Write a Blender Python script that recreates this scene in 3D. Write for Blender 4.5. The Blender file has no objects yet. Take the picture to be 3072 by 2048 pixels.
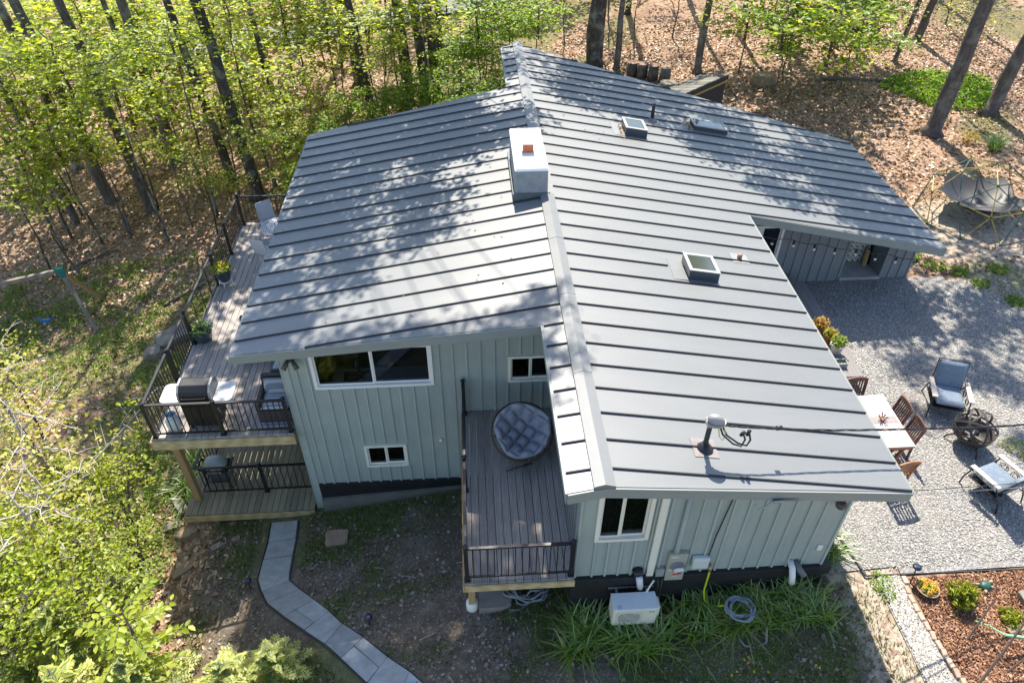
import bpy, bmesh, math, random
import numpy as np
from mathutils import Vector, Matrix
R_ = random.Random(7)
NP = np.random.RandomState(11)
D = bpy.data
scene = bpy.context.scene
COL = scene.collection
# ------------------------------------------------------------------ camera
cam_d = D.cameras.new('camera'); cam = D.objects.new('camera', cam_d); COL.objects.link(cam)
cam_d.sensor_width = 36.0; cam_d.lens = 25.497; cam_d.clip_start = .05; cam_d.clip_end = 1000
_p, _y, _r = math.radians(40.56), math.radians(3.724), math.radians(.274)
F = Vector((math.sin(_y)*math.cos(_p), math.cos(_y)*math.cos(_p), -math.sin(_p)))
Rt = Vector((math.cos(_y), -math.sin(_y), 0)); Up = Rt.cross(F)
Rt, Up = (math.cos(_r)*Rt + math.sin(_r)*Up), (math.cos(_r)*Up - math.sin(_r)*Rt)
cam.matrix_world = Matrix(((Rt.x, Up.x, -F.x, -1.89), (Rt.y, Up.y, -F.y, -6.91), (Rt.z, Up.z, -F.z, 8.93), (0, 0, 0, 1)))
scene.camera = cam
# ------------------------------------------------------------------ sky and sun
world = D.worlds.new('World'); scene.world = world; world.use_nodes = True
wn = world.node_tree; wn.nodes.clear()
sky = wn.nodes.new('ShaderNodeTexSky'); sky.sky_type = 'NISHITA'; sky.sun_disc = False
SUN_EL, SUN_AZ = math.radians(53), math.radians(3)
sky.sun_elevation = SUN_EL; sky.sun_rotation = SUN_AZ; sky.air_density = 1.0; sky.dust_density = .7; sky.ozone_density = .8
bg = wn.nodes.new('ShaderNodeBackground'); bg.inputs[1].default_value = .14
wo = wn.nodes.new('ShaderNodeOutputWorld')
wn.links.new(sky.outputs[0], bg.inputs[0]); wn.links.new(bg.outputs[0], wo.inputs[0])
sun_d = D.lights.new('sun', 'SUN'); sun_d.energy = 5.0; sun_d.angle = math.radians(.45); sun_d.color = (1, .925, .80)
sun = D.objects.new('sun', sun_d); COL.objects.link(sun); sun.location = (0, 20, 30)
_sd = Vector((-math.sin(SUN_AZ)*math.cos(SUN_EL), -math.cos(SUN_AZ)*math.cos(SUN_EL), -math.sin(SUN_EL)))
sun.rotation_euler = _sd.to_track_quat('-Z', 'Y').to_euler()
scene.view_settings.view_transform = 'Standard'; scene.view_settings.look = 'None'
scene.view_settings.exposure = 1.08; scene.view_settings.gamma = 1; scene.view_settings.use_curve_mapping = False
# ------------------------------------------------------------------ mesh helpers
class MB:
    def __init__(s): s.v = []; s.f = []; s.m = []
    def add(s, vs, fs, mi=0):
        o = len(s.v); s.v += [tuple(p) for p in vs]
        for f in fs: s.f.append(tuple(i+o for i in f)); s.m.append(mi)
        return s
    def box(s, a, b, mi=0):
        (x0, y0, z0), (x1, y1, z1) = a, b
        return s.add([(x0,y0,z0),(x1,y0,z0),(x1,y1,z0),(x0,y1,z0),(x0,y0,z1),(x1,y0,z1),(x1,y1,z1),(x0,y1,z1)],
              [(0,3,2,1),(4,5,6,7),(0,1,5,4),(1,2,6,5),(2,3,7,6),(3,0,4,7)], mi)
    def hexa(s, p, mi=0):            # 8 points, bottom 4 then top 4
        return s.add(p, [(0,3,2,1),(4,5,6,7),(0,1,5,4),(1,2,6,5),(2,3,7,6),(3,0,4,7)], mi)
    def bar(s, p, q, w, h, mi=0, up=(0,0,1)):   # rectangular bar from p to q
        p, q = Vector(p), Vector(q); d = (q-p).normalized(); u = Vector(up)
        if abs(d.dot(u)) > .98: u = Vector((0,1,0))
        r = d.cross(u).normalized(); u = r.cross(d)
        c = [(-1,-1),(1,-1),(1,1),(-1,1)]
        return s.hexa([p+r*a*w/2+u*b*h/2 for a,b in c] + [q+r*a*w/2+u*b*h/2 for a,b in c], mi)
    def prism(s, poly, vec, mi=0):   # polygon extruded along vec
        n = len(poly); v = Vector(vec); P = [Vector(p) for p in poly]
        return s.add(P+[p+v for p in P], [tuple(range(n))[::-1], tuple(range(n,2*n))] + [(i,(i+1)%n,n+(i+1)%n,n+i) for i in range(n)], mi)
    def tube(s, pts, r, n=6, mi=0, cap=True):
        P = [Vector(p) for p in pts]; k = len(P)
        rad = r if isinstance(r, (list, tuple)) else [r]*k
        vs = []; pu = None
        for i, p in enumerate(P):
            d = (P[min(i+1,k-1)]-P[max(i-1,0)])
            d = d.normalized() if d.length > 1e-9 else Vector((0,0,1))
            if pu is None: u = d.orthogonal().normalized()
            else:
                u = pu - d*pu.dot(d)
                u = u.normalized() if u.length > 1e-6 else d.orthogonal().normalized()
            pu = u; w = d.cross(u)
            for j in range(n):
                a = 2*math.pi*j/n; vs.append(p+(u*math.cos(a)+w*math.sin(a))*rad[i])
        fs = [(i*n+j, i*n+(j+1)%n, (i+1)*n+(j+1)%n, (i+1)*n+j) for i in range(k-1) for j in range(n)]
        if cap: fs += [tuple(range(n))[::-1], tuple(range((k-1)*n, k*n))]
        return s.add(vs, fs, mi)
    def lathe(s, prof, n=16, c=(0,0,0), mi=0, sx=1, sy=1):
        vs = [(c[0]+r*sx*math.cos(2*math.pi*j/n), c[1]+r*sy*math.sin(2*math.pi*j/n), c[2]+z) for r, z in prof for j in range(n)]
        k = len(prof)
        fs = [(i*n+j, i*n+(j+1)%n, (i+1)*n+(j+1)%n, (i+1)*n+j) for i in range(k-1) for j in range(n)]
        if prof[0][0] > 1e-4: fs.append(tuple(range(n))[::-1])
        if prof[-1][0] > 1e-4: fs.append(tuple(range((k-1)*n, k*n)))
        return s.add(vs, fs, mi)
WL = {}
def wl(o): return WL.get(o.name, Vector((0,0,0)))
def _link(name, me, mats, parent):
    o = D.objects.new(name, me); COL.objects.link(o)
    if me is not None and mats is not None:
        for m in (mats if isinstance(mats, (list, tuple)) else [mats]): me.materials.append(m)
    if parent: o.parent = parent
    return o
def W(name, mb, mats, parent=None, smooth=False, bev=0):     # mesh given in world coordinates
    o0 = wl(parent) if parent else Vector((0,0,0))
    me = D.meshes.new(name); me.from_pydata([Vector(v)-o0 for v in mb.v], [], mb.f)
    if any(mb.m): me.polygons.foreach_set('material_index', mb.m)
    if smooth: me.polygons.foreach_set('use_smooth', [True]*len(me.polygons))
    o = _link(name, me, mats, parent); WL[o.name] = o0.copy()
    if bev:
        b = o.modifiers.new('bevel', 'BEVEL'); b.width = bev; b.segments = 2; b.limit_method = 'ANGLE'
    return o
def P(name, mb, mats, parent=None, smooth=False, bev=0):     # mesh given in the parent's own coordinates
    me = D.meshes.new(name); me.from_pydata([Vector(v) for v in mb.v], [], mb.f)
    if any(mb.m): me.polygons.foreach_set('material_index', mb.m)
    if smooth: me.polygons.foreach_set('use_smooth', [True]*len(me.polygons))
    o = _link(name, me, mats, parent)
    if bev:
        b = o.modifiers.new('bevel', 'BEVEL'); b.width = bev; b.segments = 2; b.limit_method = 'ANGLE'
    return o
def inst(name, me, parent, loc, rz=0):                        # shared mesh placed at a world point under a parent
    o = D.objects.new(name, me); COL.objects.link(o); o.parent = parent
    o.location = Vector(loc)-(wl(parent) if parent else Vector((0,0,0))); o.rotation_euler[2] = rz
    WL[o.name] = Vector(loc)
    return o
def tag(o, label, cat, group=None, kind=None):
    o['label'] = label; o['category'] = cat
    if group: o['group'] = group
    if kind: o['kind'] = kind
    return o
def T(name, label, cat, loc, rz=0, group=None):
    o = D.objects.new(name, None); COL.objects.link(o); o.location = loc; o.rotation_euler[2] = rz
    o.empty_display_size = .2; WL[o.name] = Vector(loc)
    return tag(o, label, cat, group)
def struct(o): o['kind'] = 'structure'; return o
def copytree(o, parent=None):
    c = o.copy(); COL.objects.link(c)
    if parent: c.parent = parent
    for ch in list(o.children): copytree(ch, c)
    return c
def npmesh(name, V, Fq, mi=None, smooth=False):               # big meshes from numpy arrays; Fq (M,3) or (M,4)
    me = D.meshes.new(name); V = np.ascontiguousarray(V, np.float32); Fq = np.ascontiguousarray(Fq, np.int32)
    m, k = Fq.shape
    me.vertices.add(len(V)); me.vertices.foreach_set('co', V.ravel())
    me.loops.add(m*k); me.loops.foreach_set('vertex_index', Fq.ravel())
    me.polygons.add(m); me.polygons.foreach_set('loop_start', np.arange(0, m*k, k, dtype=np.int32))
    me.polygons.foreach_set('loop_total', np.full(m, k, np.int32))
    if mi is not None: me.polygons.foreach_set('material_index', np.ascontiguousarray(mi, np.int32))
    if smooth: me.polygons.foreach_set('use_smooth', np.ones(m, bool))
    me.update(calc_edges=True); me.validate()
    return me
# ------------------------------------------------------------------ materials
class NT:
    def __init__(s, name):
        s.mat = D.materials.new(name); s.mat.use_nodes = True; s.t = s.mat.node_tree; s.t.nodes.clear()
        s.out = s.t.nodes.new('ShaderNodeOutputMaterial')
    def n(s, typ, **kw):
        nd = s.t.nodes.new('ShaderNode'+typ)
        for k, v in kw.items():
            if k.startswith('_'): setattr(nd, k[1:], v)
            else:
                key = int(k[1:]) if k[0] == 'i' and k[1:].isdigit() else k.replace('0', ' ')
                s.set(nd.inputs[key], v)
        return nd
    def set(s, sock, v):
        if hasattr(v, 'links') or isinstance(v, bpy.types.NodeSocket): s.t.links.new(v, sock)
        elif isinstance(v, (tuple, list)) and len(v) == 3 and sock.type == 'RGBA': sock.default_value = (*v, 1)
        else: sock.default_value = v
    def ramp(s, fac, stops, interp='LINEAR'):
        r = s.n('ValToRGB', i0=fac); cr = r.color_ramp; cr.interpolation = interp
        while len(cr.elements) < len(stops): cr.elements.new(.5)
        for e, (p, c) in zip(cr.elements, stops):
            e.position = p; e.color = (*(c if isinstance(c, (tuple, list)) else (c, c, c)), 1)
        return r.outputs[0]
    def mix(s, fac, a, b, bt='MIX'):
        m = s.n('Mix', _data_type='RGBA', _blend_type=bt); m.clamp_factor = True
        s.set(m.inputs[0], fac); s.set(m.inputs[6], a); s.set(m.inputs[7], b); return m.outputs[2]
    def math(s, op, a, b=0.0):
        m = s.n('Math', _operation=op, i0=a, i1=b); return m.outputs[0]
    def noise(s, vec, scale, detail=4, rough=.6): return s.n('TexNoise', Vector=vec, Scale=scale, Detail=float(detail), Roughness=rough).outputs[0]
    def vor(s, vec, scale): return s.n('TexVoronoi', Vector=vec, Scale=scale)
    def coord(s, obj=True):
        return s.n('TexCoord').outputs[3] if obj else s.n('NewGeometry').outputs[0]
    def stretch(s, vec, sc): return s.n('Mapping', Vector=vec, Scale=sc).outputs[0]
    def bump(s, h, strength=.3, dist=.02): return s.n('Bump', Height=h, Strength=strength, Distance=dist).outputs[0]
    def pbr(s, col, rough=.6, metal=0.0, spec=.5, nrm=None, **kw):
        b = s.n('BsdfPrincipled'); s.set(b.inputs['Base Color'], col); s.set(b.inputs['Roughness'], rough)
        s.set(b.inputs['Metallic'], metal); s.set(b.inputs['Specular IOR Level'], spec)
        if nrm is not None: s.set(b.inputs['Normal'], nrm)
        s.t.links.new(b.outputs[0], s.out.inputs[0]); return s.mat
def mul(c, k): return tuple(min(1, x*k) for x in c)
def simple(name, col, rough=.6, var=.15, scale=6, metal=0.0, spec=.4, bump=0, objvar=0, island=0, streak=0):
    t = NT(name); g = t.coord(False)
    f = t.noise(g, scale, 5)
    c = t.mix(f, mul(col, 1-var*1.6), mul(col, 1+var*1.6))
    f2 = t.noise(g, scale*9, 3); c = t.mix(t.math('MULTIPLY', f2, var*1.2), c, mul(col, .55))
    if streak: c = t.mix(t.math('MULTIPLY', t.ramp(t.noise(t.stretch(g, (7, 7, .55)), 1.2, 5, .65), [(.48, 0), (.75, 1)]), streak), c, mul(col, .62))
    if objvar:
        r = t.n('ObjectInfo').outputs['Random']
        c = t.mix(1.0, c, t.ramp(r, [(0, 1-objvar), (1, 1+objvar)]), 'MULTIPLY')
    if island:
        r = t.n('NewGeometry').outputs['Random Per Island']
        c = t.mix(1.0, c, t.ramp(r, [(0, 1-island), (1, 1+island)]), 'MULTIPLY')
    nr = t.bump(t.noise(g, scale*6, 4), bump, .02) if bump else None
    return t.pbr(c, rough, metal, spec, nr)
def wood(name, c0, c1, axis='Y', rough=.75, objvar=.18, fine=1.0):
    t = NT(name); g = t.coord(False)
    r = t.n('ObjectInfo').outputs['Random']
    off = t.n('CombineXYZ', i0=t.math('MULTIPLY', r, 37.0), i1=t.math('MULTIPLY', r, 91.0), i2=0.0).outputs[0]
    v = t.n('VectorMath', _operation='ADD', i0=g, i1=off).outputs[0]
    sc = {'Y': (14*fine, 1.1*fine, 14*fine), 'X': (1.1*fine, 14*fine, 14*fine), 'Z': (14*fine, 14*fine, 1.1*fine)}[axis]
    f = t.noise(t.stretch(v, sc), 1.6, 6, .65)
    w = t.n('TexWave', Vector=t.stretch(v, tuple(q*.35 for q in sc)), Scale=2.2, Distortion=5.0, Detail=3.0).outputs[1]
    f = t.math('ADD', t.math('MULTIPLY', f, .7), t.math('MULTIPLY', w, .3))
    c = t.ramp(f, [(.25, c0), (.72, c1)])
    patch = t.noise(g, .9, 3); c = t.mix(t.math('MULTIPLY', patch, .35), c, mul(c0, .8))
    c = t.mix(1.0, c, t.ramp(r, [(0, 1-objvar), (1, 1+objvar)]), 'MULTIPLY')
    return t.pbr(c, rough, 0.0, .25, t.bump(f, .35, .01))
def leafmat(name, cols, trans=.5, gloss=.25):
    t = NT(name); r = t.n('NewGeometry').outputs['Random Per Island']
    n = len(cols); c = t.ramp(r, [(i/max(1, n-1), k) for i, k in enumerate(cols)])
    ob = t.n('ObjectInfo').outputs['Random']
    c = t.mix(1.0, c, t.ramp(ob, [(0, (.86, .9, .9)), (1, (1.12, 1.06, 1.0))]), 'MULTIPLY')
    d = t.n('BsdfDiffuse', Color=c); tr = t.n('BsdfTranslucent', Color=t.mix(1.0, c, (1.5, 1.35, .8), 'MULTIPLY'))
    m = t.n('MixShader', i0=trans, i1=d.outputs[0], i2=tr.outputs[0])
    gl = t.n('BsdfGlossy', Color=(.8,.85,.8), Roughness=.45)
    m2 = t.n('MixShader', i0=gloss*.12, i1=m.outputs[0], i2=gl.outputs[0])
    t.t.links.new(m2.outputs[0], t.out.inputs[0]); return t.mat
def glassmat(name, tint=(.6, .65, .65), refl=.02):
    t = NT(name); tr = t.n('BsdfTransparent', Color=tint); gl = t.n('BsdfGlossy', Color=(.95,.97,1), Roughness=.02)
    fr = t.math('POWER', t.n('LayerWeight', Blend=.5).outputs[1], 4.0); f = t.math('ADD', t.math('MULTIPLY', fr, .7), .035+refl)
    m = t.n('MixShader', i0=f, i1=tr.outputs[0], i2=gl.outputs[0])
    t.t.links.new(m.outputs[0], t.out.inputs[0]); return t.mat
M = {}
def roofmat():
    t = NT('grey standing seam steel'); g = t.coord(False)
    r = t.n('ObjectInfo').outputs['Random']
    f = t.noise(t.stretch(g, (.35, 1.2, 1)), 1.3, 4)
    f2 = t.noise(g, 7, 5, .7)
    c = t.mix(f, (.140, .148, .153), (.174, .181, .184))
    c = t.mix(t.math('MULTIPLY', t.ramp(f2, [(.55, 0), (.8, 1)]), .16), c, (.20, .20, .195))
    c = t.mix(1.0, c, t.ramp(r, [(0, .95), (1, 1.05)]), 'MULTIPLY')
    st = t.noise(t.stretch(g, (.22, 5.5, 1)), 1.6, 5, .65); c = t.mix(t.math('MULTIPLY', t.ramp(st, [(.5, 0), (.75, 1)]), .2), c, (.19, .19, .185))
    ro = t.math('ADD', .40, t.math('MULTIPLY', t.noise(t.stretch(g, (.6, 2.2, 1)), 1.1, 3), .12))
    h = t.noise(t.stretch(g, (.5, 2.6, 1)), .9, 2)
    return t.pbr(c, ro, 0.0, .85, t.bump(h, .12, .06))
M['roof'] = roofmat()
def seammat():
    t = NT('shade darkened seam rib'); return t.pbr((.03,.033,.037), .6, 0.0, .4)  # near-black colour holds the ribs' shade; same steel as the panels
M['seam'] = seammat()
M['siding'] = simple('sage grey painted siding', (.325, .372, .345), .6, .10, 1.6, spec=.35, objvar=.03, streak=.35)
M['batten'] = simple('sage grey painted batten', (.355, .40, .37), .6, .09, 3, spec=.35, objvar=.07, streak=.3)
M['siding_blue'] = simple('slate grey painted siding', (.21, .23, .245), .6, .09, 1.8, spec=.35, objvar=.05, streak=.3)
M['fascia'] = simple('slate grey painted fascia', (.24, .265, .25), .55, .06, 2, spec=.4, objvar=.03)
M['white'] = simple('white vinyl trim', (.74, .74, .71), .45, .05, 3, spec=.45)
M['cream'] = simple('cream painted trim', (.72, .70, .60), .5, .05, 3, spec=.4)
M['found'] = simple('black foundation coating', (.016, .018, .019), .6, .3, 3, spec=.4, bump=.3)
M['conc'] = simple('weathered concrete', (.36, .355, .34), .85, .2, 4, bump=.3, spec=.2)
M['footing'] = simple('dusty grey footing', (.16, .155, .13), .9, .2, 3, bump=.3, spec=.2)
M['stucco'] = simple('grey chimney stucco', (.30, .315, .33), .85, .25, 5, bump=.5, spec=.2)
M['crown'] = simple('white mortar crown', (.78, .77, .75), .8, .06, 4, bump=.3, spec=.2)
M['clay'] = simple('red clay flue', (.46, .15, .075), .8, .25, 14, bump=.3, spec=.2)
M['black'] = simple('black powder coated metal', (.014, .014, .017), .42, .15, 6, spec=.5)
M['dark'] = simple('dark interior', (.022, .02, .019), .8, .2, 2, spec=.2)
M['floor_in'] = simple('interior floor', (.16, .10, .06), .6, .2, 2, spec=.3)
M['glass'] = glassmat('window glass')
M['skyglass'] = glassmat('skylight glass', (.35, .42, .3), .2)
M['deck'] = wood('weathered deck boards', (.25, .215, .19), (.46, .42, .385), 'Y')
M['decklow'] = wood('yellow grey treated deck boards', (.20, .17, .115), (.34, .30, .21), 'Y')  # darker, yellower boards than the upper deck
M['deckbal'] = wood('grey violet weathered boards', (.17, .142, .125), (.39, .355, .325), 'Y', objvar=.14)
M['beam'] = wood('yellow treated lumber', (.36, .27, .13), (.58, .47, .27), 'X', objvar=.08)
M['postwood'] = wood('treated lumber post', (.33, .20, .085), (.52, .37, .19), 'Z', objvar=.08)
M['greywood'] = wood('silvered swing timber', (.15, .13, .11), (.29, .26, .225), 'X', objvar=.1)
M['slab'] = None
M['grey_metal'] = simple('grey service metal', (.34, .36, .35), .5, .1, 6, spec=.5, metal=.2)
M['pipegrey'] = simple('painted grey pipe', (.13, .14, .14), .5, .15, 6)
M['alu'] = simple('cast aluminium', (.30, .30, .30), .5, .2, 6, metal=.3, spec=.5)
M['ivory'] = simple('ivory appliance casing', (.68, .66, .53), .45, .05, 3, spec=.45)
M['casing_top'] = simple('pale grey casing top', (.62, .66, .68), .45, .05, 3, spec=.45)
M['lead'] = simple('lead flashing', (.26, .235, .235), .65, .3, 9, metal=.3)
# ------------------------------------------------------------------ terrain height (thin plate spline through surveyed points)
CP=np.array([(-7,4.7,-6.75),(-9.4,4.7,-6.9),(-7.1,2.9,-6.6),(-4.9,.4,-5.8),(-3.4,-.3,-5.35),(-1.5,-.8,-5.0),(-.3,.3,-4.9),(2,.2,-4.6),(4.9,.4,-4.15),(5.6,-1,-4.1),
(-2.5,4.8,-6.05),(-2.2,1,-5.0),(7,3,-3.97),(9,6,-3.97),(12,9,-3.97),(9,10,-3.97),(12,0,-3.97),(7,-3,-4.0),(6,6,-3.97),(14,5,-3.95),(2,-2.5,-4.75),(-2,-3,-5.4),
(-12,5,-7.2),(-16,5,-7.6),(-12,12,-7.1),(-9,14,-6.9),(-16,15,-7.6),(-12,-3,-7.2),(-6,-4,-6.3),(-16,-6,-7.8),(-24,5,-8.2),(-26,20,-8.3),
(15,20,-3.8),(22,28,-3.2),(5,28,-4.6),(-4,26,-5.6),(-14,28,-7.2),(10,45,-2.5),(-10,50,-5.5),(0,75,-2),(30,10,-3.9),(35,60,0),(-35,60,-6.5),(-30,-10,-8.5),(30,-12,-4.2),(0,-12,-5.8),(40,35,-2)],float)
def _tps():
    P=CP[:,:2]; n=len(P)
    d=np.linalg.norm(P[:,None]-P[None],axis=2); K=np.where(d>0,d*d*np.log(d+1e-9),0)+np.eye(n)*2.0
    Q=np.c_[np.ones(n),P]; A=np.block([[K,Q],[Q.T,np.zeros((3,3))]])
    return np.linalg.solve(A,np.r_[CP[:,2],0,0,0])
_W=_tps()
def gz(x,y):
    x=np.asarray(x,float); y=np.asarray(y,float)
    d=np.sqrt((x[...,None]-CP[:,0])**2+(y[...,None]-CP[:,1])**2)
    K=np.where(d>0,d*d*np.log(d+1e-9),0)
    return K@_W[:-3]+_W[-3]+_W[-2]*x+_W[-1]*y

def gh(x, y): return float(gz(np.array([x]), np.array([y]))[0])
def fnoise(x, y, s, seed=0):                                   # cheap smooth value noise in numpy
    x = np.asarray(x)/s+seed*17.3; y = np.asarray(y)/s-seed*9.1
    xi = np.floor(x).astype(int); yi = np.floor(y).astype(int); fx = x-xi; fy = y-yi
    fx = fx*fx*(3-2*fx); fy = fy*fy*(3-2*fy)
    def h(a, b):
        n = (a.astype(np.int64)*374761393+b.astype(np.int64)*668265263+int(seed)*1442695041) & 0xffffffff
        n = ((n ^ (n >> 13))*1274126177) & 0xffffffff
        return ((n ^ (n >> 16)) & 0xffff)/65535.0
    return (h(xi,yi)*(1-fx)+h(xi+1,yi)*fx)*(1-fy)+(h(xi,yi+1)*(1-fx)+h(xi+1,yi+1)*fx)*fy
def sstep(a, b, x): t = np.clip((x-a)/(b-a), 0, 1); return t*t*(3-2*t)
def bumps(x, y):                                               # small unevenness of the wild ground, calm where things are laid on it
    calm = np.maximum(sstep(4.4, 5.4, x)*sstep(-5, -4, y)*sstep(14.4, 13.4, x)*sstep(11.2, 10.4, y), sstep(-9.9, -8.6, x)*sstep(5.5, 4.5, x)*sstep(-4, -3, y)*sstep(6.5, 5.5, y))
    return (1-calm)*((fnoise(x, y, 1.7, 5)-.5)*.16+(fnoise(x, y, .6, 6)-.5)*.07)+calm*(fnoise(x, y, .5, 9)-.5)*.02
def zones(x, y):
    """what covers the ground at x, y: grass share, bare soil share, pale sand share"""
    n1 = fnoise(x, y, 2.2, 1); n2 = fnoise(x, y, .8, 2); n3 = fnoise(x, y, 5, 3)
    yard = sstep(-9.6, -8.0, x)*sstep(6.5, 5.2, x)*sstep(6, 4.6, y)
    side = sstep(4.6, 5.2, x)*sstep(6.6, 6.2, x)*sstep(3.2, 1.5, y)
    grass = yard*sstep(.30, .62, n1*.55+n2*.45+.10*sstep(-3, 4, x)-.02)*.8
    grass = grass*(1-.4*side)
    left = sstep(-9.2, -10.2, x)*sstep(18, 13, y)
    grass = np.maximum(grass, left*sstep(.36, .62, n1*.4+n2*.3+n3*.3))
    back = sstep(18, 21, y)*sstep(-10, -6, x)*sstep(10, 6, x)
    grass = np.maximum(grass, back*.8*sstep(.4, .6, n1*.6+n2*.4))
    right = sstep(16.5, 19, x)*sstep(14, 20, y)
    grass = np.maximum(grass, right*sstep(.45, .7, n1*.5+n3*.4+n2*.1)*.8)
    patio_edge = sstep(12.6, 13.3, x)*sstep(11.8, 10.8, y)*sstep(4, 8, y)
    grass = np.maximum(grass, patio_edge*sstep(.5, .65, n2)*.7)
    soil = np.clip(yard*.95, 0, 1)
    d = np.hypot(x-14.6, y-12.6)
    sand = sstep(3.6, 1.8, d+n2*.8)
    sand = np.maximum(sand, side*.75)
    sand = np.maximum(sand, patio_edge*.6)
    return grass, soil, sand
def build_ground():
    def axis(lo, a, b, hi, st):
        fine = np.arange(a, b+1e-6, st)
        out = [b]; s = st
        hi_l = []
        while out[-1] < hi: s *= 1.25; out.append(out[-1]+s)
        lo_l = [a]; s = st
        while lo_l[-1] > lo: s *= 1.25; lo_l.append(lo_l[-1]-s)
        return np.r_[lo_l[:0:-1], fine, out[1:]]
    xs = axis(-190, -26, 24, 190, .22); ys = axis(-60, -8, 36, 230, .22)
    X, Y = np.meshgrid(xs, ys); x = X.ravel(); y = Y.ravel(); z = np.empty_like(x)
    for i in range(0, len(x), 20000): z[i:i+20000] = gz(x[i:i+20000], y[i:i+20000])
    z = z+bumps(x, y)
    nx, ny = len(xs), len(ys)
    i = (np.arange(ny-1)[:,None]*nx+np.arange(nx-1)[None]).ravel()
    Fq = np.c_[i, i+1, i+nx+1, i+nx]
    me = npmesh('ground', np.c_[x, y, z], Fq, smooth=True)
    g, s, d = zones(x, y)
    at = me.color_attributes.new('cover', 'FLOAT_COLOR', 'POINT')
    at.data.foreach_set('color', np.c_[g, s, d, np.ones_like(g)].astype(np.float32).ravel())
    t = NT('forest floor'); c = t.coord(False)
    sep = t.n('SeparateColor', i0=t.n('Attribute', _attribute_name='cover').outputs['Color'])
    v1 = t.vor(c, 7.0); v2 = t.vor(c, 13.0)
    rnd = t.n('SeparateColor', i0=v1.outputs['Color']).outputs[0]; rnd2 = t.n('SeparateColor', i0=v2.outputs['Color']).outputs[1]
    lit1 = t.ramp(rnd, [(0, (.15,.085,.05)), (.35, (.29,.175,.11)), (.7, (.40,.265,.175)), (1, (.55,.41,.30))])
    lit2 = t.ramp(rnd2, [(0, (.13,.08,.05)), (.5, (.34,.21,.14)), (1, (.52,.38,.28))])
    lit = t.mix(.5, lit1, lit2)
    big = t.noise(c, .55, 4); lit = t.mix(t.math('MULTIPLY', t.ramp(big, [(.35, 0), (.7, 1)]), .5), lit, (.15,.10,.075))
    sn = t.noise(c, 3.2, 6, .7)
    soil = t.ramp(sn, [(.25, (.075,.06,.042)), (.5, (.125,.10,.075)), (.68, (.19,.16,.12)), (.8, (.29,.25,.205))])
    soil = t.mix(t.ramp(t.noise(c, 21, 4, .8), [(.45, 0), (.7, .65)]), soil, (.075,.058,.042))
    soil = t.mix(t.ramp(t.noise(c, .9, 4), [(.5, 0), (.7, .45)]), soil, (.20,.19,.175))
    fl = t.n('SeparateColor', i0=t.vor(c, 30.0).outputs['Color']).outputs[2]
    soil = t.mix(t.ramp(fl, [(.88, 0), (.92, .7)]), soil, (.28,.20,.16))
    sand = t.ramp(t.noise(c, 4.5, 6, .7), [(.3, (.29,.235,.175)), (.7, (.47,.405,.325))])
    sand = t.mix(t.ramp(rnd2, [(.75, 0), (.8, .8)]), sand, (.26,.17,.12))
    gn = t.noise(c, 9, 5, .7)
    grass = t.ramp(gn, [(.25, (.045,.06,.02)), (.5, (.095,.125,.035)), (.75, (.18,.205,.07))])
    brk = t.noise(c, 5.5, 5, .65)
    f_soil = t.ramp(t.math('ADD', sep.outputs[1], t.math('MULTIPLY', t.math('SUBTRACT', brk, .5), .8)), [(.4, 0), (.6, 1)])
    f_sand = t.ramp(t.math('ADD', sep.outputs[2], t.math('MULTIPLY', t.math('SUBTRACT', brk, .5), .9)), [(.4, 0), (.65, 1)])
    f_gr = t.ramp(t.math('ADD', sep.outputs[0], t.math('MULTIPLY', t.math('SUBTRACT', t.noise(c, 3.1, 6, .75), .5), 1.1)), [(.42, 0), (.66, .55)])
    col = t.mix(f_soil, lit, soil); col = t.mix(f_sand, col, sand); col = t.mix(f_gr, col, grass)
    h = t.math('ADD', t.math('MULTIPLY', v1.outputs['Distance'], .6), t.math('MULTIPLY', t.noise(c, 14, 5, .7), .7))
    mat = t.pbr(col, .9, 0.0, .12, t.bump(h, .75, .05))
    o = _link('ground', me, mat, None); struct(o)
build_ground()
def gravelmat(name, base=1.0):
    t = NT(name); c = t.coord(False)
    v = t.vor(c, 30.0); v2 = t.vor(c, 48.0)
    r = t.n('SeparateColor', i0=v.outputs['Color']).outputs[0]; r2 = t.n('SeparateColor', i0=v2.outputs['Color']).outputs[1]
    st = [(0, mul((.13,.128,.125), base)), (.3, mul((.245,.24,.232), base)), (.65, mul((.335,.327,.312), base)), (1, mul((.52,.505,.48), base))]
    col = t.mix(.3, t.ramp(r, st), t.ramp(r2, st))
    col = t.mix(t.ramp(v.outputs['Distance'], [(.3, 0), (.7, .45)]), col, (.10,.10,.105))
    col = t.mix(t.math('MULTIPLY', t.ramp(t.noise(c, .8, 5), [(.42, 0), (.7, 1)]), .45), col, (.27,.235,.20))
    h = t.math('SUBTRACT', 1.0, v.outputs['Distance'])
    return t.pbr(col, .8, 0.0, .25, t.bump(h, .6, .04))
M['gravel'] = gravelmat('grey crushed stone', .98)
M['gravel_pale'] = gravelmat('pale crushed stone', 1.2)
def mulchmat():
    t = NT('red brown bark mulch'); c = t.coord(False)
    w = t.n('VectorMath', _operation='ADD', i0=c, i1=t.n('VectorMath', _operation='SCALE', i0=t.n('TexNoise', Vector=c, Scale=5.0).outputs[1], Scale=.35).outputs[0]).outputs[0]
    v = t.vor(t.stretch(w, (1, .5, 1)), 21.0); r = t.n('SeparateColor', i0=v.outputs['Color']).outputs[0]
    col = t.ramp(r, [(0, (.14,.07,.04)), (.4, (.27,.14,.085)), (.75, (.38,.215,.14)), (1, (.50,.34,.24))])
    return t.pbr(col, .9, 0.0, .12, t.bump(t.math('SUBTRACT', 1.0, v.outputs['Distance']), .9, .05))
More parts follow.
